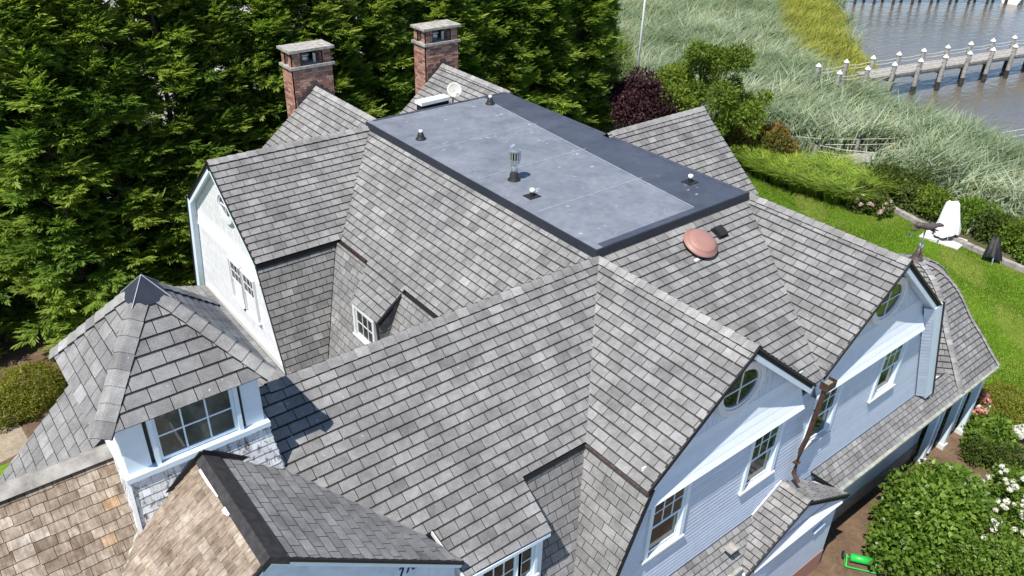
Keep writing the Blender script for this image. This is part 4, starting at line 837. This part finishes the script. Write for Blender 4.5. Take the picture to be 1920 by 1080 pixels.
def blades(base, h, w, lean, az, bend):
    """two faces per blade: a quad and a tip, here as two quads (tip collapsed)"""
    n = len(base); dirv = np.stack([np.cos(az), np.sin(az), np.zeros(n)], -1); sd_ = np.stack([-np.sin(az+rng.uniform(-1, 1, n)), np.cos(az), np.zeros(n)], -1); sd_ = unit(sd_)*w[:, None]/2
    up_ = np.array([0, 0, 1.])
    m_ = base+dirv*(h*lean)[:, None]*.55+up_*(h*.60)[:, None]; tp = base+dirv*(h*(lean+bend))[:, None]+up_*(h*(1-.25*bend))[:, None]
    q1 = np.stack([base-sd_, base+sd_, m_+sd_*.8, m_-sd_*.8], 1); q2 = np.stack([m_-sd_*.8, m_+sd_*.8, tp+sd_*.06, tp-sd_*.06], 1)
    return np.concatenate([q1, q2], 0)
def inpoly(x, y, P):
    r = np.zeros(len(x), bool); n = len(P)
    for i in range(n):
        x0, y0 = P[i]; x1, y1 = P[(i+1) % n]; c = ((y0 > y) != (y1 > y)) & (x < (x1-x0)*(y-y0)/(y1-y0+1e-12)+x0); r ^= c
    return r
def inview(P, mg=160):
    px, z = proj(P); return (z > 0) & (px[:, 0] > -mg) & (px[:, 0] < 1920+mg) & (px[:, 1] > -mg) & (px[:, 1] < 1080+mg)

def cypress_mesh(seed, H=12.5, R=2.0, nb=360):
    g = np.random.default_rng(seed); hh = H*(.03+.94*g.random(nb)**.92); rel = hh/H
    Rr = R*np.clip(1.06-rel**2.2, .12, 1)*(.62+.62*g.random(nb)); az = g.random(nb)*2*np.pi
    el = .15+.65*g.random(nb)**1.3+.35*rel**3; d = np.stack([np.cos(az)*np.cos(el), np.sin(az)*np.cos(el), np.sin(el)], -1)
    o = np.stack([np.zeros(nb), np.zeros(nb), hh-Rr*.2], -1); bt = .22+.6*g.random(nb)
    nf = 12; sfr = np.linspace(.5, 1.0, nf)[None, :]+g.uniform(-.04, .04, (nb, nf))
    fp = o[:, None]+d[:, None]*(sfr*Rr[:, None])[..., None]; fp[..., 2] -= (sfr**2)*Rr[:, None]*.22
    side = unit(np.cross(d, [0, 0, 1.])); k3 = 3; fd = []; fo = []; ft = []
    for q, sg in enumerate((-1, 0, 1)):
        fan = unit(d[:, None]*1.0+side[:, None]*(sg*(.85+.5*g.random((nb, nf))))[..., None]+g.normal(0, .28, (nb, nf, 3)))
        fd.append(fan); fo.append(fp+g.normal(0, .06, (nb, nf, 3))); ft.append(np.broadcast_to(bt[:, None], (nb, nf))+.35*(sfr-.6))
    fd = np.stack(fd, 2).reshape(-1, 3); fo = np.stack(fo, 2).reshape(-1, 3); ft = np.stack(ft, 2).reshape(-1)
    m_ = len(fd); nl = 8; fs = unit(np.cross(fd, [0, 0, 1.])); L = .34+.22*g.random(m_); V = []; T = []
    fn = unit(np.cross(fs, fd)+g.normal(0, .32, (m_, 3)))
    for k in range(nl):
        sg = (-1)**k; u = (k+.4)/nl; ps = fo+fd*(L*u)[:, None]; dd = unit(fd+fs*(sg*(.75-.5*u))+g.normal(0, .12, (m_, 3))); dd[:, 2] -= .12
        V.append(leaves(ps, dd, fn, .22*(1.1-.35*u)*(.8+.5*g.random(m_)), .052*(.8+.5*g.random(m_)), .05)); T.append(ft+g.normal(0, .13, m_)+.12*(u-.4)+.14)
    V = np.concatenate(V); T = np.concatenate(T); return quads_obj('', V, T, L_CYP)
def trunk_mesh(H, r, seed, nbr=70):
    g = random.Random(seed); mb = MB(); mb.tube([(0, 0, -.1), (.05, .02, H*.35), (-.04, .05, H*.7), (0, 0, H*.96)], [r, r*.75, r*.45, .03], 8)
    for i in range(nbr):
        h = H*(.1+.8*i/nbr); a = g.random()*6.28; l = 1.1*(1.05-(h/H)**2)
        mb.tube([(0, 0, h-.25), (l*.5*math.cos(a), l*.5*math.sin(a), h), (l*math.cos(a), l*math.sin(a), h+.3)], [.035, .025, .008], 5, cap=False)
    return mkmesh('trunk', mb.V, mb.F, M_BARK)
CYPM = [cypress_mesh(s, H, R) for s, H, R in ((1, 12.5, 2.0), (2, 11.8, 1.85), (3, 13.2, 2.15))]; TRK = [trunk_mesh(H, .17, s) for s, H in ((1, 12.5), (2, 11.8), (3, 13.2))]
spots = []
for k in range(18):
    x = -12.6+k*1.92; spots.append((x+random.uniform(-.3, .3), 15.4+(x+12)*.165+random.uniform(-.4, .4)+(2.6 if k < 3 else 0), random.uniform(.92, 1.08)))
for k in range(4):
    x = -13+k*2.4; spots.append((x+random.uniform(-.4, .4), 18.6+(x+12)*.15+random.uniform(-.5, .5), random.uniform(.95, 1.12)))
words = ['leftmost', 'second', 'third', 'fourth', 'fifth', 'sixth', 'seventh', 'eighth', 'ninth', 'tenth', 'eleventh', 'twelfth', 'thirteenth', 'fourteenth', 'fifteenth', 'sixteenth', 'seventeenth', 'eighteenth', 'last']
for i, (x, y, s) in enumerate(spots):
    e = empty('cypress_tree', (x, y, G), random.uniform(0, 6.28)); v = i % 3
    if x > 19: s *= .80
    e.scale = (s, s, s)
    for nm, me in (('crown', CYPM[v]), ('trunk', TRK[v])):
        o = bpy.data.objects.new(nm, me); COL.objects.link(o); o.parent = e
    if i < 18: lab = 'green cypress tree in the front hedge row, %s from the left' % words[i] if i not in (0, 17) else ('leftmost green cypress tree in the front hedge row' if i == 0 else 'rightmost green cypress tree of the hedge, by the purple tree')
    else: lab = 'taller cypress in the back hedge row, %s from the left' % words[i-18] if i > 18 else 'leftmost taller cypress in the back hedge row'
    tag(e, lab, 'tree', 'cypress trees in the hedge behind the house')

def bush_leaves(n, lumps, ll, lw, g, upb=.5, shell=.55, out=1.0):
    """leaves in several overlapping ellipsoids, denser toward their surface"""
    w = np.array([l[3]*l[4]*l[5] for l in lumps])**.7; w = w/w.sum(); idx = g.choice(len(lumps), n, p=w); A = np.array(lumps)[idx]
    d = unit(g.normal(size=(n, 3))); r = shell+(1-shell)*g.random(n)**.6; r *= 1+.13*np.sin(d[:, 0]*7+idx)*np.cos(d[:, 1]*6+idx*2)
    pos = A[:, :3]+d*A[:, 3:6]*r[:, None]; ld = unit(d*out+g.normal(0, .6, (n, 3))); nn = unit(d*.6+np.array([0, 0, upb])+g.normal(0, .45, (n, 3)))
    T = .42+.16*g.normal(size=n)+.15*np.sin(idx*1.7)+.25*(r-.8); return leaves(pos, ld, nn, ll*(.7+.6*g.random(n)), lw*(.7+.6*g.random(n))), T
def shrub(name, loc, lumps, n, ll, lw, m, label, cat='shrub', group=None, seed=0, blooms=None, shell=.55, stems=8):
    g = np.random.default_rng(seed+50); e = empty(name, loc); tag(e, label, cat, group)
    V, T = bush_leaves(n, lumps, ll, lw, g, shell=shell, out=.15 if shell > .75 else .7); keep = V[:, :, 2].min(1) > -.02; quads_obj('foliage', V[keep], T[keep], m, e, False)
    mb = MB(); rr = random.Random(seed)
    for l in lumps[:stems]:
        mb.tube([(l[0]*.25, l[1]*.25, -.05), (l[0]*.7, l[1]*.7, l[2]*.6), (l[0], l[1], l[2]+l[5]*.4)], [.05, .035, .012], 6)
        for q in range(3): a = rr.random()*6.28; mb.tube([(l[0]*.7, l[1]*.7, l[2]*.6), (l[0]+l[3]*.6*math.cos(a), l[1]+l[4]*.6*math.sin(a), l[2]+l[5]*.3)], [.02, .006], 5)
    mb.build('stem', M_BARK, e, world=False)
    for (bp, br_, pm) in (blooms or []):
        k = 46; d = unit(g.normal(size=(k, 3))); pos = np.array(bp)+d*br_*np.array([1, 1, .8])
        quads_obj('bloom', leaves(pos, np.cross(d, g.normal(size=(k, 3))), d, np.full(k, br_*.95), np.full(k, br_*.85), .02), g.random(k), pm, e, False)
    return e
def rl(n, rx, ry, z0, z1, s0, s1, seed, zs=.85):
    g = random.Random(seed); L = []
    for i in range(n):
        a = g.random()*6.28; q = math.sqrt(g.random()); s = g.uniform(s0, s1); L.append((rx*q*math.cos(a), ry*q*math.sin(a), g.uniform(z0, z1)*(1.05-.45*q*q), s, s, s*zs))
    return L
# purple plum, green tree, rusty shrub beyond the east gable
shrub('plum_tree', (21.6, 18.6, G), rl(16, 2.0, 1.9, 1.0, 4.0, .8, 1.25, 3), 15000, .17, .10, L_PLUM, 'dark purple-leaved tree between the hedge and the green bush', 'tree', seed=3)
shrub('deciduous_tree', (24.6, 16.2, G), rl(46, 2.7, 3.1, .8, 5.2, .38, .95, 5), 26000, .22, .085, L_BUSH, 'large bright green bushy tree behind the east gable', 'tree', seed=5, shell=.25)
shrub('rusty_shrub', (25.6, 13.3, G), rl(10, 1.3, 1.5, .5, 1.7, .6, .85, 6), 8000, .15, .10, L_ORAN, 'rust-tinged green shrub at the right of the green tree', seed=6)
shrub('wild_shrub', (26.5, 21.5, G), rl(9, 2.2, 1.8, .4, 1.4, .6, .9, 8), 6000, .22, .07, L_ORAN, 'yellowish wild shrub at the foot of the flagpole', seed=8)
shrub('wild_shrub', (29.5, 29.5, G), rl(14, 3.0, 4.5, .6, 2.2, .8, 1.2, 9), 9000, .30, .06, L_BUSH, 'loose green wild growth beside the hedge, beyond the flagpole', seed=9)
# ornamental grass clumps along the lawn edge
gi = 0
for (px, py) in ((1405, 300), (1432, 318), (1462, 330), (1495, 342), (1528, 350), (1560, 362), (1592, 368), (1450, 305), (1490, 315), (1530, 325), (1570, 335), (1610, 345), (1640, 352), (1560, 310)):
    p = gp(px, py+14, G); g = np.random.default_rng(gi+200); n = 380; a = g.random(n)*2*np.pi; rr = .45*np.sqrt(g.random(n))
    base = np.stack([rr*np.cos(a), rr*np.sin(a), np.zeros(n)], -1); az = a+g.normal(0, .5, n); V = blades(base, .75+.45*g.random(n), .05+.04*g.random(n), .25+.3*g.random(n), az, .35+.5*g.random(n)); T = np.tile(.62+.26*g.normal(size=n), 2); T[n:] += .12
    e = empty('ornamental_grass', (p[0], p[1], land_z(p[0], p[1]))); quads_obj('blade_tuft', V, T, L_ORN, e, False)
    tag(e, 'bright green arching ornamental grass clump in the border along the lawn', 'grass', 'ornamental grass clumps in the lawn border'); gi += 1
g = random.Random(4)
p = gp(1630, 392, G); bl = [((g.uniform(-1.1, 1.1), g.uniform(-1.2, 1.0), g.uniform(.45, .75)), g.uniform(.06, .09), P_PALE if g.random() < .8 else P_WHITE) for _ in range(26)]
shrub('hydrangea', (p[0], p[1]+.1, G), rl(8, .75, 1.0, .3, .65, .45, .6, 12, .8), 3600, .15, .11, L_DARK, 'low hydrangea with pale pink blooms at the lawn edge by the timber edging', seed=12, blooms=bl)
for i, (px, py) in enumerate(((1690, 378), (1740, 405), (1800, 428), (1845, 440), (1895, 462), (1925, 482), (1670, 360))):
    p = gp(px, py, G); shrub('border_shrub', (p[0]+.4, p[1], G-.1), rl(7, .9, .9, .3, .9, .45, .75, 30+i), 3000, .2, .09, [L_DARK, L_BUSH, L_SHRUB][i % 3], ['dark leafy border shrub next to the hydrangea', 'leafy border shrub behind the timber edging left of the white cover', 'leafy border shrub directly behind the white covered chair', 'leafy border shrub between the white and black covered chairs', 'leafy border shrub behind the black covered chair', 'rightmost leafy border shrub behind the timber edging', 'border shrub behind the pale pink hydrangea'][i], group='leafy shrubs behind the timber edging', seed=30+i)

# near shrubs at the lower right
shrub('bright_shrub', (7.35, -5.55, G), rl(34, 1.75, .85, .5, 1.5, .35, .75, 40), 19000, .14, .095, L_SHRUB, 'big bright green broad-leaved shrub below the porch eave', seed=40, shell=.35)
g = random.Random(9); bl = []
for _ in range(95): a = g.random()*6.28; q = math.sqrt(g.random()); bl.append(((1.9*q*math.cos(a)+.6, 1.15*q*math.sin(a)+.25, 1.35-.5*q*q+g.uniform(-.1, .3)), g.uniform(.035, .075), P_WHITE))
shrub('white_rose_bush', (8.5, -7.1, G), rl(34, 2.4, 1.4, .4, 1.15, .35, .7, 41), 24000, .10, .055, L_SHRUB, 'loose green bush covered in white flower clusters at the lower right', seed=41, blooms=bl)
shrub('boxwood', (*gp(1880, 750, .45)[:2], G), [(0, 0, .45, 1.0, .8, .62), (-.3, .2, .4, .75, .65, .55), (.45, -.1, .4, .7, .65, .55)], 12000, .055, .04, L_BOX, 'clipped yellow-green domed boxwood beyond the porch corner', seed=42, shell=.86)
bl = [((g.uniform(-.5, .5), g.uniform(-.4, .4), g.uniform(.6, 1.0)), g.uniform(.08, .13), P_PINK) for _ in range(15)]
shrub('pink_hydrangea', (12.75, -4.0, G), rl(6, .45, .4, .3, .6, .3, .42, 43), 1800, .13, .10, L_SHRUB, 'hydrangea with coral pink blooms next to the porch corner post', seed=43, blooms=bl)
bl = [((g.uniform(.2, .9), g.uniform(-.7, -.1), g.uniform(.6, .85)), g.uniform(.09, .13), P_WHITE) for _ in range(7)]
shrub('leafy_perennial', (12.1, -5.1, G), rl(9, .85, .6, .25, .6, .35, .5, 44), 3800, .15, .11, L_SHRUB, 'leafy green plant with pale round blooms below the boxwood', seed=44, blooms=bl)
shrub('low_dark_shrub', (11.3, -5.35, G), rl(8, .8, .55, .3, .7, .4, .55, 45), 5000, .07, .045, L_DARK, 'fine-leaved dark green shrub between the bright shrub and the white flowers', seed=45)
shrub('low_dark_shrub', (10.2, -3.3, G), rl(8, 1.2, .3, .4, 1.1, .35, .5, 46), 4200, .12, .08, L_DARK, 'dark green shrub standing in the shade behind the porch posts', seed=46)
shrub('yew_shrub', (-9.75, 13.5, G), [(0, 0, .5, 1.15, 1.0, .75), (-.5, -.3, .45, .8, .7, .6), (.5, .2, .5, .8, .8, .6)], 14000, .09, .03, L_BOX, 'rounded yellow-green shrub at the hedge foot left of the tower', seed=47, shell=.8)

# reeds, marsh grass, lawn blades
n = 260000; x = rng.uniform(24, 78, n); y = rng.uniform(-12, 75, n); xl = np.interp(y, [-20, -1, 6, 7, 10, 13, 16, 20, 24, 30, 45, 80], [25.6, 25.5, 26.4, 27.2, 27.6, 27.6, 28.0, 27.8, 26.5, 24.5, 24, 24])
MAR = [gp(*q, -1.0)[:2] for q in ((1445, -40), (1440, 70), (1480, 120), (1535, 165), (1590, 178), (1650, 165), (1640, 140), (1615, 115), (1586, 78), (1584, 40), (1562, 16), (1540, -40))]
zz = land_z(x, y); P = np.stack([x, y, zz], -1); mar = inpoly(x, y, MAR)
walk = (np.abs(y-(10.0-(x-31.2)*.40)) < 1.7) & (x > 26.8) & (x < 33.6); dk = (np.abs(y-(17.6-(x-43)*.2)) < 1.1) & (x > 39)
wild = np.sin(x*.35+y*.2)+np.sin(y*.5-x*.15)
keep = (x > xl+.3*np.sin(y*2.1)) & (x < shore(y)-.6+.5*np.sin(y*1.3)) & ~mar & ~walk & ~dk & inview(P); P = P[keep]; n = len(P); print('reeds', n)
patch = .5+.16*np.sin(P[:, 0]*.45+1.3*np.sin(P[:, 1]*.3))+.13*np.sin(P[:, 1]*.7+P[:, 0]*.2)
lump = 1+.18*np.sin(P[:, 0]*1.3+np.sin(P[:, 1]*1.1)*1.5)*np.sin(P[:, 1]*1.5+.7*np.sin(P[:, 0]))
edge = np.clip((P[:, 0]-np.interp(P[:, 1], [-20, 6, 13, 80], [25.5, 26.4, 27.6, 24]))/2.5, .35, 1)
h = (1.25+1.15*rng.random(n))*lump*edge; az = rng.normal(-.6, 1.1, n)+.8*np.sin(P[:, 0]*.3+P[:, 1]*.4)
V = blades(P, h, .05+.05*rng.random(n), .12+.35*rng.random(n), az, .2+.5*rng.random(n)); T = np.tile(patch+.26*rng.normal(size=n)-.06, 2); T[n:] += .12
T = np.where(np.tile(rng.random(n) < .03, 2), 1.0, np.clip(T, 0, .92)); o = quads_obj('reed_bed', V, T, L_REED); tag(o, 'tall grey-green reed bed between the lawn and the creek', 'reeds', kind='stuff')
n = 60000; x = rng.uniform(40, 90, n); y = rng.uniform(15, 70, n); P = np.stack([x, y, np.full(n, -1.0)], -1); P = P[inpoly(x, y, MAR) & inview(P)]; n = len(P); print('marsh', n)
V = blades(P, .7+.5*rng.random(n), .05+.05*rng.random(n), .1+.35*rng.random(n), rng.normal(-.5, .8, n), .3+.5*rng.random(n)); T = np.tile(.5+.2*np.sin(P[:, 0]*.9+P[:, 1]*.5)+.17*rng.normal(size=n), 2); o = quads_obj('marsh_grass', V, T, L_MARSH); tag(o, 'yellow-green marsh grass on the creek bank', 'grass', kind='stuff')
n = 420000; x = rng.uniform(10, 25.2, n); y = rng.uniform(-9, 16.5, n); P = np.stack([x, y, np.full(n, G)], -1); bedp = [(9.6, -4), (13.0, -3.2), (13.8, -5.0), (12.4, -6.2), (10.5, -9), (9, -9)]
dry = np.sin(x*.8+2)*np.sin(y*.9+1)+.5*np.sin(x*2.1-y*1.7); P = P[inpoly(x, y, LAWN) & ~inpoly(x, y, bedp) & inview(P, 60) & (rng.random(n) > .35*(dry > .75))]; n = len(P); print('lawn', n)
az = rng.random(n)*6.28; h = .05+.05*rng.random(n); sd_ = np.stack([np.cos(az), np.sin(az), 0*az], -1)*.014; tp = P+np.stack([rng.normal(0, .02, n), rng.normal(0, .02, n), h], -1)
T = .5+.14*rng.normal(size=n)+.14*np.sin(P[:, 0]*1.4+np.sin(P[:, 1]*1.2)); dr2 = np.sin(P[:, 0]*.8+2)*np.sin(P[:, 1]*.9+1)+.5*np.sin(P[:, 0]*2.1-P[:, 1]*1.7); T = np.where((dr2 > .6) & (rng.random(n) < .6), 1, T)
o = quads_obj('lawn_grass', np.stack([P-sd_, P+sd_, tp], 1), T, L_LAWN); tag(o, 'short bright green lawn grass with dry patches', 'grass', kind='stuff')

# ------------------------------------------------------------------ garden things
fp_ = gp(1189.5, 186, G); e = empty('flagpole', (fp_[0], fp_[1], G)); tag(e, 'tall white flagpole rising behind the purple tree', 'flagpole')
MB().lathe((0, 0, 0), [(.13, 0), (.13, .04), (.09, .06)], 14).build('base_collar', M_WPLAST, e, world=False); MB().tube([(0, 0, .02), (0, 0, 6), (0, 0, 12)], [.075, .065, .045], 14).build('pole', M_WPLAST, e, True, world=False); MB().lathe((0, 0, 12.08), [(.01, -.1), (.09, 0), (.01, .1)], 12).build('finial', M_GALV, e, True, world=False)
# timber edging
ep = [(25.3, 6.0), (25.05, 5.0), (24.75, 3.9), (24.5, 2.6), (24.3, 1.3), (24.15, 0), (24.05, -1.3), (23.95, -2.6)]
e = empty('timber_edging', (24.5, 2.6, G)); tag(e, 'line of weathered timbers edging the lawn below the reeds', 'edging')
for i in range(len(ep)-1): MB().bar((ep[i][0]+.1, ep[i][1], G+.09), (ep[i+1][0]+.1, ep[i+1][1]+.02, G+.09), .24, .22).build('timber', M_WOOD, e)
# covered chair on its pad
def cover(e, H, w0, w1, lean, m, z0, folds=9, seed=1, yawc=0.0):
    n, L = 60, 16; V = []
    for j in range(L):
        f = j/(L-1); zz_ = z0+(H-z0)*f; k = (1-f)**.8; rx = (w0*k+w1*(1-k)); ry = rx*(.85*(1-f)+.55*f)
        if j == L-1: rx *= .72; ry *= .7
        if f < .4: ry *= 1+.15*(.4-f)
        for i in range(n):
            a = 2*math.pi*i/n; fr = 1-f
            fo_ = 1+.26*fr**.7*(abs(math.sin(folds*.5*a+1.1*f*math.sin(a*2+seed)+seed))-.55)*(.45+.55*math.sin(a+seed)**2)+.05*math.sin(3*a+5*f+seed)
            xx = rx*fo_*math.cos(a); yy = ry*fo_*math.sin(a)-lean*f**1.6
            V.append((xx*math.cos(yawc)-yy*math.sin(yawc), xx*math.sin(yawc)+yy*math.cos(yawc), zz_+((.10*math.sin(2.5*a+seed)*fr**3) if f < .5 else .05*math.sin(2*a+seed)*f)))
    Fc = [(j*n+i, j*n+(i+1) % n, (j+1)*n+(i+1) % n, (j+1)*n+i) for j in range(L-1) for i in range(n)]+[tuple(range((L-1)*n, L*n))]
    return MB().add(V, Fc).build('cover', m, e, True, world=False)
pc = gp(1768, 449, G); e = empty('patio_pad', (pc[0], pc[1], G)); tag(e, 'flat pale square pad on the lawn under the white cover', 'pad')
MB().box(-.62, .62, -.82, .82, 0, .07).xf(Matrix.Rotation(.12, 4, 'Z')).build('slab', M_CONC, e, world=False)
e = empty('covered_chair', (pc[0]+.1, pc[1]+.02, G+.07)); tag(e, 'tall chair shrouded in a loose white cover on the pale pad', 'chair'); cover(e, 1.58, .52, .24, -.30, M_CLOTH, .24, 9, 1, -.9)
for (a, b) in ((-.36, -.30), (.36, -.34), (.30, .34), (-.32, .34)): MB().tube([(a*.9, b*.9, .34), (a, b, .0)], .022).build('leg', M_GALV, e, world=False)
MB().box(-.32, .32, -.30, .30, .30, .34).build('seat', M_WOOD, e, world=False)
pb = gp(1857, 490, G); e = empty('covered_chair', (pb[0], pb[1], G)); tag(e, 'lower chair with a tight black cover on the lawn at the right edge', 'chair'); cover(e, 1.0, .36, .10, -.30, M_BCLOTH, .28, 5, 3, -.9)
for (a, b) in ((-.36, -.20), (.06, -.40), (.34, .24), (-.08, .36)): MB().tube([(a*.5, b*.5, .42), (a, b, .0)], .028).build('leg', M_GALV, e, world=False)
MB().box(-.22, .22, -.22, .22, .34, .38).build('seat', M_BCLOTH, e, world=False)
pe = gp(1829, 797, G); e = empty('white_planter', (pe[0]+.1, pe[1]+.05, G)); tag(e, 'small white box planter among the coral pink blooms', 'planter'); MB().box(-.15, .15, -.15, .15, .0, .62).build('body', M_WPLAST, e, world=False); MB().box(-.18, .18, -.18, .18, .62, .68).build('rim', M_WPLAST, e, world=False)
# green hose cart on the bare soil
pk = gp(1612, 1062, G); e = empty('hose_cart', (pk[0], pk[1], G), -.95); tag(e, 'bright green metal hose reel cart lying on the bare soil', 'cart')
MB().tube([(-.36, -.16, .06), (.36, -.16, .06), (.36, .16, .06), (-.36, .16, .06), (-.36, -.16, .06)], .018).build('frame', M_GREEN, e, world=False)
MB().lathe((-.26, .08, .16), [(.02, 0), (.10, .01), (.10, .50), (.02, .51)], 18, axis=(1, 0, 0)).build('drum', M_GREEN, e, True, world=False)
for sx in (-.34, .34): MB().tube([(sx, -.16, .06), (sx, .08, .22), (sx, .16, .06)], .016).build('side_arm', M_GREEN, e, world=False)
for sx in (-.40, .40): MB().lathe((sx-.02, .16, .10), [(.02, 0), (.10, .0), (.10, .04), (.02, .04)], 16, axis=(1, 0, 0)).build('wheel', M_RUBBER, e, world=False)
MB().tube([(.36, .0, .10), (.50, .05, .04), (.55, .2, .03), (.45, .3, .03)], .015).build('hose', M_WPLAST, e, world=False)

# ------------------------------------------------------------------ docks, walkway, boat
e = empty('pier', (48, 16, WATER_Z)); tag(e, 'wooden pier on pilings with white pointed caps crossing the creek', 'pier')
d_ = nrm([58-44.3, 13.87-16.45, 0]); sv = np.array([-d_[1], d_[0], 0]); p0 = np.array([44.3, 16.45, 0]); DZ = .42
for s0 in np.arange(-1.5, 22, .30):
    a = p0+d_*s0+np.array([0, 0, DZ]); MB().bar(a+sv*.06, a+sv*1.55, .28, .05).build('deck_plank', M_WOOD, e)
for q in (.05, 1.5): MB().bar(p0+d_*-1.5+sv*q+[0, 0, DZ-.14], p0+d_*22+sv*q+[0, 0, DZ-.14], .08, .20).build('stringer', M_WOOD, e)
for side, off in ((0, -.10), (1, 1.72)):
    tops = []
    for k in range(-2, 9):
        if k < 0 and side == 0 and k == -2: pass
        c_ = p0+d_*(k*2.62)+sv*off; gz = max(land_z(c_[0], c_[1]), -2.2)
        pil = MB().tube([(c_[0], c_[1], gz-.2), (c_[0], c_[1], -.55)], .155, 10).build('piling', M_WOODD, e); MB().tube([(c_[0], c_[1], -.549), (c_[0], c_[1], 1.16)], .155, 10).build('post', M_WOOD, pil)
        MB().lathe((c_[0], c_[1], 1.161), [(.19, 0), (.19, .06), (.01, .24)], 12).build('post_cap', M_WPLAST, pil); tops.append(c_)
    for i in range(len(tops)-1):
        for hz in (.95, .72):
            a, b = tops[i], tops[i+1]; MB().tube([(*a[:2], hz), (*((a+b)/2)[:2], hz-.06), (*b[:2], hz)], .018, 5).build('rope', M_ROPE, e)
for k in range(0, 9): c_ = p0+d_*(k*2.62); MB().bar(c_+sv*-.1+[0, 0, DZ-.32], c_+sv*1.72+[0, 0, DZ-.32], .09, .18).build('cross_beam', M_WOODD, e)
# far pier: dark posts
e = empty('far_pier', (76, 33, WATER_Z)); tag(e, 'far dock on dark pilings at the top edge of the creek', 'pier')
q0 = gp(1455, 8, WATER_Z); q1 = gp(1850, 8, WATER_Z); fd_ = nrm(q1-q0); fs_ = np.array([-fd_[1], fd_[0], 0]); LF = np.linalg.norm(q1-q0)
for k in range(13):
    for off in (0, 2.0):
        c_ = q0+fd_*(k*LF/11)+fs_*off; MB().tube([(c_[0], c_[1], -2.3), (c_[0], c_[1], 2.4)], .15, 8).build('piling', M_WOODD if off == 0 else M_WOOD, e)
MB().bar(q0+fs_*1.0+[0, 0, 2.2], q0+fd_*LF*1.1+fs_*1.0+[0, 0, 2.2], 2.2, .14).build('deck', M_WOOD, e)
# little walkway in the reeds
e = empty('reed_walkway', (31, 10.5, -.6)); tag(e, 'short weathered boardwalk with roped posts half hidden in the reeds', 'walkway')
a0 = gp(1570, 296, -.25); a1 = gp(1634, 303, -.25); wd_ = nrm([1, -.42, 0]); ws_ = np.array([.42, 1, 0])/1.085; b0 = gp(1582, 303, -.2)
for k in range(11):
    c_ = b0+wd_*(k*.28)+np.array([0, 0, .05*math.sin(k*.3)]); MB().bar(c_-ws_*.45, c_+ws_*.75, .25, .05).build('plank', M_WOOD, e)
wp = []
for (px, py, hh_) in ((1522, 308, .95), (1602, 293, 1.15), (1480, 284, .8), (1636, 306, .75), (1830, 262, 1.3), (1718, 276, 1.1)):
    c_ = gp(px, py, land_z(31, 10)); zb = land_z(c_[0], c_[1]); pst = MB().tube([(c_[0], c_[1], zb-.3), (c_[0], c_[1], zb+hh_)], .10, 8).build('post', M_WOOD, e); MB().lathe((c_[0], c_[1], zb+hh_+.001), [(.14, 0), (.14, .06), (.02, .20)], 10).build('post_cap', M_BLACK, pst); wp.append((c_[0], c_[1], zb+hh_-.12))
for i, j in ((2, 1), (1, 5), (5, 4), (0, 3), (3, 4)):
    for dz in (0, -.32): a, b = np.array(wp[i]), np.array(wp[j]); MB().tube([a+[0, 0, dz], (a+b)/2+[0, 0, dz-.08], b+[0, 0, dz]], .018, 5).build('rope', M_ROPE, e)
c_ = np.array(wp[4]); MB().tube([c_, c_+[9, -2.5, .1]], .02, 5).build('rope', M_ROPE, e); MB().tube([c_+[0, 0, -.4], c_+[9, -2.5, -.3]], .02, 5).build('rope', M_ROPE, e)
# moored boat at the top right
pb = gp(1905, 6, WATER_Z); e = empty('moored_boat', (pb[0]+.9, pb[1]+.6, WATER_Z), .2); tag(e, 'pale moored boat cut off at the top right corner', 'boat')
V = []; sec = [(-2.2, .95), (-1, 1.05), (.6, 1.0), (1.8, .7), (2.7, .05)]
for (s_, hw) in sec: V += [(s_, -hw*.7, -.2), (s_, -hw, .55), (s_, hw, .55), (s_, hw*.7, -.2)]
Fc = [(i*4+k, i*4+(k+1) % 4, (i+1)*4+(k+1) % 4, (i+1)*4+k) for i in range(4) for k in range(4)]+[(0, 1, 2, 3), (16, 19, 18, 17)]
MB().add(V, Fc).build('hull', M_WPLAST, e, world=False); MB().box(-.9, .5, -.5, .5, .551, 1.2).build('console', M_WPLAST, e, world=False); MB().box(-2.15, 1.2, -1.08, 1.08, .40, .47).build('rub_rail', M_BLACK, e, world=False)
